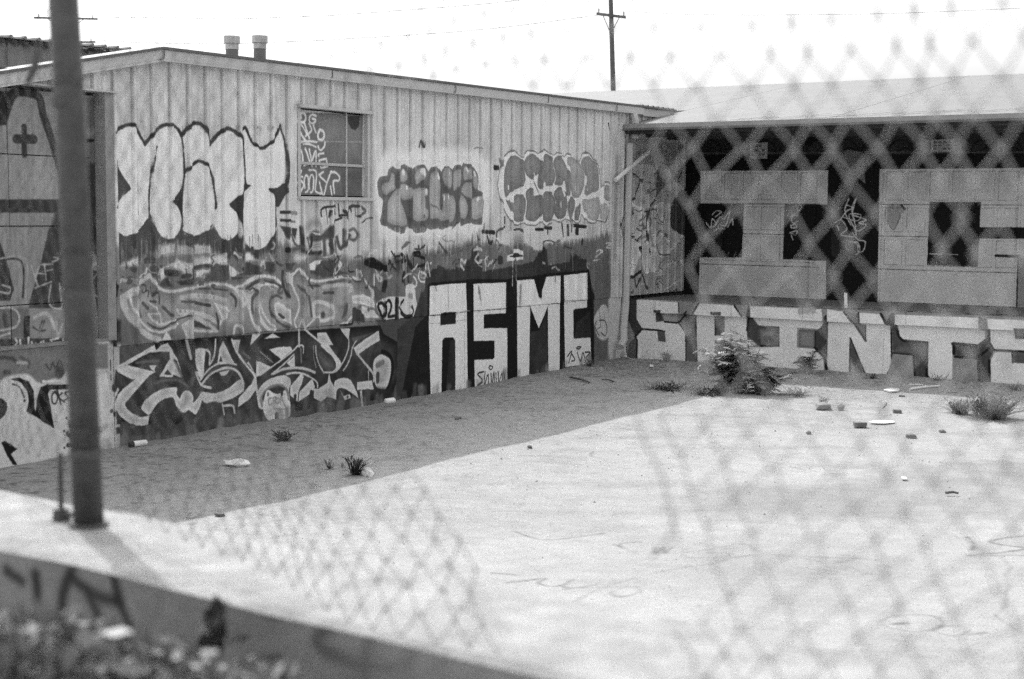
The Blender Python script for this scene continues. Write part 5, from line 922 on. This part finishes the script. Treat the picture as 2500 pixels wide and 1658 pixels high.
upole(1491, 1497, 60, 18, 'wooden utility pole standing behind the pale roof of the dock warehouse', [(38, .62, -.12)], .115)
PB = upole(160, 163, 85, 15.2, 'distant utility pole mostly hidden behind the blurred fence post', [(45, 1.9, -.02), (104, 1.75, .02)], .12)
def cable(pts, d0, d1, r, label):
    P = []; n = len(pts)
    q = crom(np.array(pts, float), False, 6); m = len(q)
    for i, (x, y) in enumerate(q): P.append(at_depth(x, y, d0 + (d1 - d0) * i / (m - 1)))
    o = MB().tube(P, r, 5).build('power_line', 'powerline', None)
    return tag(o, label, 'power line', 'power lines across the sky')
cable([(238, 42), (434, 44), (570, 46), (800, 38), (970, 26), (1180, 10), (1420, -18)], 85, 60, .015, 'upper thin power line sagging from the distant pole across the sky on the left')
cable([(228, 98), (342, 104), (571, 107), (900, 92), (1200, 70), (1466, 36)], 85, 60, .013, 'lower thin power line running behind the flue pipes to the utility pole crossarm')
cable([(1534, 28), (1680, 35), (1836, 37), (2176, 33), (2560, 17)], 60, 52, .008, 'thin power line running right from the utility pole above the dock roof')

# ================================================================== weeds
def frond(mb_l, mb_s, base, d, L_, n, lw, droop, r):
    d = np.array(d, float); d /= np.linalg.norm(d); side = np.cross(d, ZV); side /= np.linalg.norm(side) + 1e-9
    pts = []
    for i in range(n + 1):
        q = i / n; pts.append(base + d * L_ * q - ZV * droop * L_ * q * q)
    mb_s.tube(pts[::2], .004, 4, False)
    for i in range(2, n + 1):
        c = pts[i]; ax = pts[i] - pts[i - 1]; ax /= np.linalg.norm(ax)
        for sg in (-1, 1):
            ll = lw * (1.15 - .55 * i / n) * r.uniform(.8, 1.15)
            o = side * sg * .9 + ax * .45 - ZV * r.uniform(.05, .5); o /= np.linalg.norm(o); wv = np.cross(o, ZV + .3 * ax); wv /= np.linalg.norm(wv)
            wv = wv * ll * .17
            mb_l.add([c, c + o * ll * .45 + wv, c + o * ll, c + o * ll * .45 - wv], [(0, 1, 2, 3)])
def leafy_weed(name, label, cat, base, rad, h, nst, nfr, lw, seed, group=None, mat='leaf'):
    r = random.Random(seed); P = thing(name, label, cat, base, group); ml, ms = MB(), MB()
    for k in range(nst):
        a = r.uniform(0, 6.283); ln = r.uniform(.0, 1) ** .7
        tip = base + np.array([math.cos(a) * rad * ln, math.sin(a) * rad * ln, h * r.uniform(.45, 1.0) * (1.1 - .5 * ln)])
        mid = base + (tip - base) * .5 + np.array([0, 0, .08 * h])
        st = crom(np.array([base + np.array([r.uniform(-.04, .04), r.uniform(-.04, .04), 0]), mid, tip]), False, 3); ms.tube(st, np.linspace(.008, .003, len(st)), 5, False)
        for j in range(nfr):
            q = r.uniform(.12, 1.0); p = st[int(q * (len(st) - 1))]; b = r.uniform(0, 6.283)
            frond(ml, ms, p, [math.cos(b), math.sin(b), r.uniform(.25, 1.2)], r.uniform(.5, 1) * min(.34, h * .55), 9, lw, r.uniform(.2, .6), r)
    ms.build('stem', 'stem', P); tag(ml.build('foliage', mat, P), kind='stuff'); return P
def tuft(name, label, cat, base, rad, h, n, seed, mat='grass', group=None, wide=.012):
    r = random.Random(seed); mb = MB()
    for k in range(n):
        a = r.uniform(0, 6.283); o = np.array([math.cos(a), math.sin(a), 0]); b = base + o * rad * .35 * r.random(); L_ = h * r.uniform(.4, 1)
        lean = r.uniform(.1, 1.0) * rad; m = b + o * lean * .4 + ZV * L_ * .65; t = b + o * lean + ZV * L_ * r.uniform(.7, 1); s = np.array([-o[1], o[0], 0]) * wide * r.uniform(.5, 1)
        mb.add([b - s, b + s, m + s * .7, t, m - s * .7], [(0, 1, 2, 4), (4, 2, 3)])
        if k % 3 == 0:
            for q in range(3):
                c = m + (t - m) * q / 3; d = np.array([r.uniform(-1, 1), r.uniform(-1, 1), r.uniform(0, 1)]) * .05
                mb.add([c, c + d + s, c + d * 1.6, c + d - s], [(0, 1, 2, 3)])
    o_ = mb.build(name, mat, None); return tag(o_, label, cat, group)
g_ = lambda x, y: on_ground(x, y)
leafy_weed('leafy_bush', 'tall feathery weed at the edge of the shade before the letters A and I', 'bush', g_(1788, 958), .48, .95, 24, 11, .12, 4)
leafy_weed('leafy_bush', 'low spreading feathery weed on the sunny side of the tall leafy bush', 'bush', g_(1862, 962), .40, .50, 14, 9, .12, 9)
leafy_weed('sapling', 'small dark sapling against the foot of the dock wall right of the bush', 'plant', g_(1972, 912), .26, .52, 8, 7, .09, 14, mat='darkleaf')
tuft('weed_tuft', 'small dark weed at the foot of the painted letter S', 'weed', g_(1627, 884), .13, .20, 50, 3, 'darkleaf', 'weeds in the yard')
tuft('dry_bush', 'largest dry grassy bush in the sun at the right edge', 'weed', g_(2420, 1022), .52, .34, 420, 5, 'grass', 'weeds in the yard', .012)
tuft('dry_bush', 'smaller dry grassy tuft just left of the largest bush', 'weed', g_(2342, 1012), .28, .22, 140, 6, 'grass', 'weeds in the yard', .010)
tuft('weed_tuft', 'dark tuft beside crumpled paper near the shadow edge', 'weed', g_(868, 1158), .17, .17, 90, 7, 'darkleaf', 'weeds in the yard')
tuft('weed_tuft', 'flat dark tuft in the wall shade, the one nearest the metal wall', 'weed', g_(693, 1075), .16, .08, 80, 8, 'darkleaf', 'weeds in the yard')
tuft('weed_tuft', 'little dry tuft behind the broken concrete lump', 'weed', g_(2008, 988), .1, .11, 40, 9, 'grass', 'weeds in the yard', .008)
tuft('weed_tuft', 'faint tiny tuft left of the dark one near the shadow edge', 'weed', g_(805, 1143), .09, .06, 30, 10, 'grass', 'weeds in the yard', .008)
tuft('weed_tuft', 'small weed at the corner where the foundation meets the yard', 'weed', g_(1440, 893), .16, .08, 50, 11, 'grass', 'weeds in the yard', .008)
tuft('weed_tuft', 'low matted weeds trailing on the shaded ground before the letter S', 'weed', g_(1640, 952), .55, .05, 170, 12, 'darkleaf', 'weeds in the yard', .010)
tuft('weed_tuft', 'low strip of weeds left of the bush at the shade line', 'weed', g_(1735, 965), .4, .06, 120, 13, 'darkleaf', 'weeds in the yard', .010)
tuft('weed_tuft', 'thin pale weeds growing in the sun below the sapling', 'weed', g_(1945, 965), .4, .07, 100, 14, 'grass', 'weeds in the yard', .007)
for q, (x, y) in enumerate(((2130, 925), (2290, 930), (2480, 953))): tuft('weed_tuft', ['dry scraps of weed at the foot of the dock under the letter T', 'dry weed sprigs at the dock foot between the last two letters', 'dark weed sprigs at the dock foot at the right edge'][q], 'weed', g_(x, y), .2, .07, 40, 20 + q, 'darkleaf', 'weeds in the yard', .008)

# ================================================================== litter
def lump(name, label, cat, c, rx, ry, rz_, seed, mat, rough=.25, group=None, rot=0, sub=2):
    import bmesh
    r = random.Random(seed); bm = bmesh.new(); bmesh.ops.create_icosphere(bm, subdivisions=sub, radius=1)
    V = []; cr, sr = math.cos(rot), math.sin(rot)
    for v in bm.verts:
        k = 1 + r.uniform(-rough, rough); p = v.co * k; x, y, z = p.x * rx, p.y * ry, max(p.z, -.55) * rz_
        V.append((c[0] + x * cr - y * sr, c[1] + x * sr + y * cr, c[2] + z + rz_ * .5))
    Fc = [tuple(v.index for v in f.verts) for f in bm.faces]; bm.free()
    return tag(tri_mesh(name, V, Fc, mat), label, cat, group)
LIT = 'litter lying in the yard'
def lying(x0, y0, x1, y1, r): 
    a = on_ground(x0, y0); b = on_ground(x1, y1); return a + ZV * (r + .01), b + ZV * (r + .01)
a, b = lying(344, 1091, 325 + 38, 1089, .034); a = on_ground(326, 1092) + ZV * .036; b = on_ground(358, 1088) + ZV * .036
sc = thing('spray_can', 'white spray can with a black cap lying at the foot of the mural', 'spray can', a, LIT); d = (b - a) / np.linalg.norm(b - a)
MB().tube([a, a + d * .15, a + d * .163, a + d * .168], [.033, .033, .024, .015], 14).build('can_body', 'white', sc); MB().tube([a - d * .055, a - d * .002], [.028, .031], 12).build('cap', 'black', sc)
a = on_ground(940, 987) + ZV * .04; b = on_ground(966, 984) + ZV * .04; d = (b - a) / np.linalg.norm(b - a)
tag(MB().tube([a, a + d * .01, a + d * .15, a + d * .165], [.028, .036, .040, .030], 14).build('foam_cup', 'white', None, smooth=True), 'white foam cup lying on its side by the black painted wall', 'cup', LIT)
def crumple(name, label, x, y, w, h, seed, cat='litter'): return lump(name, label, cat, on_ground(x, y), w, w * .6, h, seed, 'paper', .38, LIT, seed)
crumple('crumpled_paper', 'pale crumpled wrapper on the shaded ground below the mural', 576, 1137, .12, .05, 3); crumple('crumpled_paper', 'pale crumpled paper touching the dark tuft at the shadow edge', 897, 1160, .085, .045, 5)
lump('broken_concrete', 'broken concrete lump lying in the sun right of the bush', 'rubble', on_ground(2010, 1000), .12, .08, .075, 8, 'stone', .22, LIT, .3, 1)
lump('broken_concrete', 'small concrete crumb just right of the big lump', 'rubble', on_ground(2052, 1002), .07, .05, .06, 9, 'stone', .3, LIT, 1, 1)
def brick(label, x0, x1, y, h, seed, mat='brick'):
    a = on_ground(x0, y); b = on_ground(x1, y + .5); d = (b - a); L_ = np.linalg.norm(d); d /= L_; n_ = np.cross(ZV, d)
    mb = MB(); r = random.Random(seed); c = (a + b) / 2 + ZV * h / 2
    P8 = []
    for sz in (-1, 1):
        for sx, sy in ((-1, -1), (1, -1), (1, 1), (-1, 1)): P8.append(c + d * sx * L_ / 2 * r.uniform(.92, 1.02) + n_ * sy * .05 * r.uniform(.9, 1.1) + ZV * sz * h / 2 * r.uniform(.85, 1.05))
    mb.hexa(P8); return tag(mb.build('loose_brick', mat, None), label, 'brick', LIT)
brick('dark brick lying in the sun beside the flat white paper', 2084, 2115, 1042, .06, 4); brick('weathered brick lying in the sun nearer the dock', 2180, 2200, 1009, .05, 5)
def flat(name, label, pts, mat, z=.012, th=.006, cat='litter'):
    P = [on_ground(x, y) for x, y in pts]; n_ = len(P)
    V = [p + ZV * z for p in P] + [p + ZV * (z + th) for p in P]
    Fc = [tuple(range(n_ - 1, -1, -1)), tuple(range(n_, 2 * n_))] + [(i, (i + 1) % n_, n_ + (i + 1) % n_, n_ + i) for i in range(n_)]
    return tag(tri_mesh(name, V, Fc, mat), label, cat, LIT)
flat('paper_sheet', 'flat white sheet of paper on the sunny ground beside the dark brick', fr('Fj', [(735, 1345), (800, 1332), (900, 1328), (1000, 1336), (1005, 1352), (900, 1362), (800, 1360)]), 'white')
flat('cardboard', 'flat torn cardboard at the shadow edge before the dock', fr('Fj', [(890, 1012), (960, 995), (1050, 1000), (1055, 1022), (960, 1032)]), 'paper', .01, .02)
def stick(label, x0, y0, x1, y1, r, mat='stick', z0=0, z1=0, name='stick', cat='stick'):
    a = on_ground(x0, y0) + ZV * (r + .008 + z0); b = on_ground(x1, y1) + ZV * (r + .008 + z1); m = (a + b) / 2 + np.array([.01, .01, .008])
    return tag(MB().tube([a, m, b], [r, r * .9, r * .7], 6).build(name, mat, None), label, cat, LIT)
stick('long pale lath lying at the foot of the dock before the letter T', 2222, 954, 2294, 946, .018, 'white', name='lath'); stick('thin lath behind the long pale one', 2218, 941, 2262, 944, .008, 'white', name='lath')
stick('short dark stick on the sunny ground near the right edge', 2308, 1209, 2340, 1210, .014); stick('thin dark twig lying in the sun below the cardboard', 2156, 998, 2164, 986, .008); stick('dry dark branch poking out of the large dry bush', 2455, 1010, 2502, 990, .022, z1=.12)
stick('thin root running from the sapling across the shaded ground', 1900, 922, 1962, 908, .008); stick('straight thin dark stick lying on the shadow edge by the dock', 2310, 962, 2338, 962, .008)
stick('dark stick at the foot of the foundation in the corner', 1392, 925, 1440, 938, .018); stick('dark twig near the sun edge left of the bush', 1500, 935, 1470, 929, .012)
for q, (x, y, w, lab) in enumerate([(2226, 1068, .07, 'dark clump of debris on the sunny ground below the flat paper'), (1974, 1059, .05, 'dark clod lying alone left of the dark brick'), (2202, 969, .05, 'dark scrap at the shadow edge below the cardboard'), (2302, 1056, .05, 'dark scrap on the sunny ground right of the debris clump'), (1118, 1024, .05, 'dark clod in the wall shade below the cup'), (1294, 1093, .045, 'dark clod just on the sunny side of the shadow edge'), (536, 1260, .05, 'dark clod near the bottom end of the shadow edge'), (2420, 958, .05, 'dark clod in the dock shade near the right edge')]):
    lump('dirt_clod', lab, 'clod', on_ground(x, y), w, w * .7, w * .5, 60 + q, 'brick', .35, LIT, q, 1)
flat('white_scrap', 'tiny white scrap shining on the sunny yard at the right', [(2200, 1168), (2212, 1169), (2214, 1173), (2202, 1172)], 'white'); flat('white_scrap', 'small white scrap on the shaded ground before the letter S', [(1586, 895), (1594, 895), (1595, 898), (1587, 898)], 'white', .015, .02)
# things on the dock
pd = hit(1872, 722, np.array([0, 0, 1.05]), ZV)
bagp = lump('crumpled_bag', 'crumpled pale bag lying on the dock before the letter I', 'litter', pd, .20, .14, .11, 31, 'paper', .45, LIT, .6)
pk = W(S_DOCK - .04, (hit(2066, 750, W(S_DOCK - .04, 0, 0), US) - A0) @ UT, 1.066)
tag(MB().obox(pk + ZV * .13 - UT * .01, UT * .025, US * .006, ZV * .13 - UT * .008).build('white_stake', 'white', None), 'short white stake standing on the dock edge above the letter N', 'stake')
# grit
r = random.Random(77); mb = MB()
for k in range(7500):
    x = r.uniform(-6, 11); y = r.uniform(9, 25)
    p = np.array([x, y, gz(x, y)]); s = (p - A0) @ US; t = (p - A0) @ UT
    if t < .03 or s > S_DOCK - .05: continue
    dens = max(math.exp(-t / 1.6), math.exp(-(S_DOCK - s) / 2.5), .16)
    if r.random() > dens: continue
    sh_ = t < 3.3 or (S_DOCK - s) < 2.0; q = (r.uniform(.006, .024) if sh_ else r.uniform(.004, .013)) * (1.8 if r.random() < .06 else 1) * min(1, (y - 4) / 12)
    mb.add([p + np.array([-q, -q * .6, 0]), p + np.array([q, -q * .7, 0]), p + np.array([q * .4, q, 0]), p + np.array([r.uniform(-.3, .3) * q, 0, q * 1.2])], [(0, 1, 3), (1, 2, 3), (2, 0, 3)])
tag(mb.build('grit', 'concrete', None), 'dark grit and pebbles scattered over the yard, thickest along the walls', 'grit', kind='stuff')

def drift(label, f, a0, a1, n, seed):
    r = random.Random(seed); V = []; w = .1
    for i in range(n + 1):
        q = a0 + (a1 - a0) * i / n; w = min(.26, max(.03, w + r.uniform(-.035, .035))); h = w * r.uniform(.05, .12)
        for d_, z_ in ((-.004, h), (w * .35, h * .6), (w, -.004)):
            p = f(q, d_); V.append(np.array([p[0], p[1], gz(p[0], p[1]) + z_]))
    F_ = [(i * 3 + j, (i + 1) * 3 + j, (i + 1) * 3 + j + 1, i * 3 + j + 1) for i in range(n) for j in range(2)]
    tag(tri_mesh('dust_drift', V, F_, 'ground', smooth=True), label, 'dust', kind='stuff')
drift('sand and dust drifted along the foot of the metal warehouse', lambda q, d_: W(q, .006 + d_, 0), -1.6, S_DOCK - .02, 110, 3)
drift('sand and dust drifted along the foot of the dock', lambda q, d_: W(S_DOCK - d_, q, 0), .05, 10, 80, 4)
# ================================================================== kerb wall, fence and shrub in front of the camera
LT = 2.6 - .72
ed_ = np.array([.821, -.571, 0]); ed_ /= np.linalg.norm(ed_); en_ = np.array([ed_[1], -ed_[0], 0])     # en_ points to the camera
if en_[1] > 0: en_ = -en_
near0 = on_ground(0, 1336, LT)
def K(a, b, z): q = near0 + ed_ * a - en_ * b; return np.array([q[0], q[1], z])
LG = Canvas('kerb_wall_paint', K(0, 0, 0), ed_, ZV, -2, 3.2, .9, LT + .02, 150, 124)
LG.im += 10 * vnoise(LG.h, LG.w, 30, 30, 71)
for pts, w in [([(320, 520), (270, 640), (265, 730)], 40), ([(300, 560), (400, 640), (520, 680)], 40), ([(490, 530), (530, 680), (575, 800)], 42), ([(390, 660), (440, 760)], 34), ([(150, 560), (160, 680)], 44), ([(20, 540), (90, 590)], 40),
               ([(1480, 780), (1420, 820), (1420, 880), (1540, 940), (1600, 960)], 52), ([(1650, 800), (1620, 900), (1620, 1015)], 50), ([(1640, 960), (1760, 970), (1820, 930), (1840, 860)], 44), ([(1180, 720), (1240, 730)], 24), ([(1000, 960), (1250, 930)], 30)]:
    LG.line('G1', pts, w, 40, soft=3)
LG.poly('', [(.8, .5), (3.3, .5), (3.3, 2.0), (1.0, 2.0)], 180, soft=70, a=.9, wob=4)  # brightening towards the right end of the face, put into its colour
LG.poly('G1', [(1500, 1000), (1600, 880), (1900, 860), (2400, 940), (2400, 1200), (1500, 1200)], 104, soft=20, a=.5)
M['kerbtop'] = grey('kerb_concrete', .24, .9, .7, 9, 120, .5)
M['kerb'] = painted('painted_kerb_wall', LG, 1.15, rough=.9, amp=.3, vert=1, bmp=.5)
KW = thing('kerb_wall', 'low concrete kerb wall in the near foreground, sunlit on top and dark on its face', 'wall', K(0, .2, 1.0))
r = random.Random(2); mb = MB(); N_ = 46; V = []
for i in range(N_ + 1):
    a = -3 + i * .2; w = lambda q: r.uniform(-q, q)
    V += [K(a, 0 + w(.006), .9), K(a, 0 + w(.006), LT - .007 + w(.004)), K(a, .02 + w(.006), LT + w(.004)), K(a, .2, LT + .004 + w(.004)), K(a, .38 + w(.006), LT + w(.004)), K(a, .40, LT - .02), K(a, .40, -.3)]
Fc = [(i * 7 + j, (i + 1) * 7 + j, (i + 1) * 7 + j + 1, i * 7 + j + 1) for i in range(N_) for j in range(6)]
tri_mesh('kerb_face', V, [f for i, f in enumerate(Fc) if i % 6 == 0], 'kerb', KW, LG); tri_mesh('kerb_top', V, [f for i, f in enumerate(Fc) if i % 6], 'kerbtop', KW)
NG = MB().hexa([K(-30, -40, -1), K(30, -40, -1), K(30, -.001, -1), K(-30, -.001, -1), K(-30, -40, 1.0), K(30, -40, 1.0), K(30, -.001, 1.0), K(-30, -.001, 1.0)]).build('sidewalk', 'concrete', None)
tag(NG, 'raised pavement on the near side of the kerb wall', kind='structure')
# fence
P0 = on_ground(218, 1288, LT); FD = np.array([.594, -.804, 0]); FNn = np.array([-.804, -.594, 0])
FENCE = thing('chain_link_fence', 'blurred chain link fence close to the camera with a big hole torn in it', 'fence', P0)
ptop = at_depth(150, 0, 3.2); ptop = P0 + (ptop - P0) * ((3.75 - LT) / (ptop[2] - LT))
MB().tube([P0 - ZV * .02, P0 + (ptop - P0) * .5 + np.array([.006, 0, 0]), ptop], .0335, 16).build('fence_post', 'post', FENCE, smooth=True)
MB().tube([P0 + ZV * .001, P0 + ZV * .012], [.044, .042], 14).build('post_foot', 'post', FENCE)
for zc in (.16, .52, .95, 1.3): cc = P0 + (ptop - P0) * (zc / (3.75 - LT)); MB().tube([cc, cc + ZV * .02], .0365, 16).build('tension_band', 'post', FENCE)
q = on_ground(150, 1272, LT); MB().tube([q + ZV * .0, q + ZV * .16], .006, 6).build('bolt', 'post', FENCE); MB().tube([q, q + ZV * .03], [.022, .018], 8).build('bolt_nut', 'post', FENCE)
MB().tube([q + ZV * .02 - ed_ * .02, q + ZV * .02 + ed_ * .1], .007, 6).build('tie_bar', 'post', FENCE)
qa, qb, qc = at_depth(92, 120, 2.9), at_depth(84, 165, 2.9), at_depth(66, 205, 2.9); MB().tube([qa, qb, qc], [.008, .009, .006], 6).build('tie_wire', 'post', FENCE)
for zc in (.22, .62, 1.0):
    cc = P0 + (ptop - P0) * (zc / (3.75 - LT)); ring = [cc + FD * .038 * math.cos(q) + FNn * .038 * math.sin(q) + ZV * .006 * math.sin(2 * q) for q in np.linspace(0, 6.0, 13)]
    MB().tube(ring + [cc + FD * .075 - FNn * .03 + ZV * .02], .0022, 5).build('tie_wire', 'post', FENCE)
def inside(p, poly):
    x, y = p; c = False
    for i in range(len(poly)):
        (ax, ay), (bx, by) = poly[i], poly[(i + 1) % len(poly)]
        if (ay > y) != (by > y) and x < (bx - ax) * (y - ay) / (by - ay) + ax: c = not c
    return c
HOLE = [(560, 560), (640, 400), (800, 290), (900, 230), (1180, 210), (1480, 250), (1500, 340), (1540, 470), (1560, 700), (1500, 900), (1530, 1040), (1600, 1200), (1660, 1400), (1620, 1530), (1560, 1900), (1150, 1900), (1110, 1480), (1080, 1360), (1040, 1240), (960, 1130), (900, 1060), (760, 930), (640, 800)]
HOLE_W = None
def proj(P):
    v = P - cO; z = v @ cF; return (CX + FPX * (v @ cR) / z, CY - FPX * (v @ cU) / z) if z > .05 else (-9e3, -9e3)
def fpt(a, z): return P0 + FD * a + ZV * (z - LT)
hole_fence = []
for x, y in HOLE:                                             # the hole, as a ragged outline in the plane of the fence
    p = hit(x, y, P0, FNn); hole_fence.append(((p - P0) @ FD, p[2]))
CW, CH = .0365, .036                                          # half a mesh wide, half a mesh high
z_lo, z_hi = 1.945, 3.60
def amap(q):                                                  # the mesh is pulled wider near the post than at the right
    x = q * CW; return 1.16 * x - .075 * x * x if x > 0 else 1.16 * x
def bulge(a, z): return .05 * math.sin(2.1 * a + .4) * math.sin(2.3 * (z - 1.9)) + .018 * math.sin(7 * a + 3 * z) - .03 * math.exp(-((z - 2.0) / .12) ** 2)
ncol = int(3.2 / CW); c0 = int(-1.0 / CW); rows = int((z_hi - z_lo) / CH)
for c in range(c0, ncol):
    runs, cur = [], []
    for k in range(rows + 1):
        a = amap(c + (1 if (k + c) % 2 else 0)); z = z_lo + k * CH
        a_ = a + .022 * math.sin(3.1 * z + c * .23) + .006 * math.sin(9 * z + c); z_ = z + .024 * math.sin(2.7 * a + 1.3 * z) + .006 * math.sin(8 * a + 2)
        a_ += .045 * math.sin(9 * z_ + 2.5 * a_) * math.exp(-((z_ - 2.2) / .2) ** 2) * min(1, max(0, a_ - .9)); z_ += .03 * math.sin(6 * a_) * math.exp(-((z_ - 2.15) / .18) ** 2) * min(1, max(0, a_ - .7))
        if inside((a_, z_), hole_fence) or abs(a_) < .075:
            if len(cur) > 1: runs.append(cur)
            cur = []; continue
        off = .0035 if (k % 2) else -.0035
        cur.append(fpt(a_, z_) + FNn * (bulge(a_, z_) + off - .03))
    if len(cur) > 1: runs.append(cur)
    for run in runs:
        pp, rr_ = [], []
        for i in range(len(run)):
            pp.append(run[i]); rr_.append(.0029 if c > 29 else .0015)
            if i < len(run) - 1: pp += [run[i] * .8 + run[i + 1] * .2, run[i] * .2 + run[i + 1] * .8]; rr_ += [.0013, .0013] if c > 29 else [.00085, .00085]
        MB().tube(pp, rr_, 5, False).build('fence_wire', 'wire' if c > 29 else 'darkwire', FENCE)
# ragged loose ends round the hole
r = random.Random(12)
for k in range(len(hole_fence)):
    (a, z), (a2, z2) = hole_fence[k], hole_fence[(k + 1) % len(hole_fence)]
    for q in range(1 if k % 2 else 0):
        t = r.random(); p = fpt(a + (a2 - a) * t, z + (z2 - z) * t) + FNn * bulge(a, z)
        d = np.array([r.uniform(-.05, .05), r.uniform(-.02, .05), r.uniform(-.06, .06)])
        MB().tube([p, p + d * .6, p + d + FNn * .02], .0011, 5, False).build('loose_wire', 'darkwire', FENCE)
bw_ = crom(np.array([hit(x, y, P0 - FNn * .02, FNn) for x, y in ((1548, 1000), (1575, 1080), (1612, 1150), (1632, 1230), (1655, 1320))]), False, 4)
MB().tube(bw_, .0017, 6).build('bent_wire', 'wire', FENCE)
# shrub below the kerb wall
r = random.Random(31); SHB = thing('leafy_shrub', 'pale leafy ground shrub in the blurred lower left corner', 'shrub', at_depth(150, 1700, 2.3) - ZV * .6); mb = MB(); st = MB()
def leafquad(mb, c, s, r, up=.7):
    n_ = np.array([r.uniform(-1, 1), r.uniform(-1, 1), r.uniform(up - .6, up + .6)]); n_ /= np.linalg.norm(n_)
    a = np.cross(n_, [r.uniform(-1, 1), r.uniform(-1, 1), .2]); a /= np.linalg.norm(a); b = np.cross(n_, a); 
    mb.add([c - a * s, c + b * s * .55 - a * s * .1, c + a * s, c - b * s * .55 - a * s * .1], [(0, 1, 2, 3)])
for k in range(1700):
    x = r.uniform(-260, 720); lim = 1490 + max(0, x - 180) * .24 + (0 if x < 180 else 20); y = lim + abs(r.gauss(0, 1)) * 110
    d = r.uniform(1.95, 2.5); c = at_depth(x, y, d)
    leafquad(mb, c, r.uniform(.009, .026), r)
    if k % 9 == 0: st.tube([c - ZV * .35 + np.array([r.uniform(-.1, .1), .0, 0]), c], .003, 4, False)
tag(mb.build('foliage', 'shrubleaf', SHB), kind='stuff'); st.build('stem', 'stem', SHB)
r = random.Random(32); DW = thing('dark_weed', 'dark upright weed standing against the shaded face of the kerb wall', 'weed', at_depth(525, 1600, 2.35) - ZV * .3); mb = MB()
for k in range(70):
    y = r.uniform(1475, 1590); c = at_depth(525 + r.gauss(0, 1) * (8 + (y - 1475) * .22), y, r.uniform(2.3, 2.42)); leafquad(mb, c, r.uniform(.012, .022), r, .2)
tag(mb.build('foliage', 'darkleaf', DW), kind='stuff'); MB().tube([at_depth(530, 1900, 2.36), at_depth(525, 1490, 2.36)], .004, 5).build('stem', 'stem', DW)
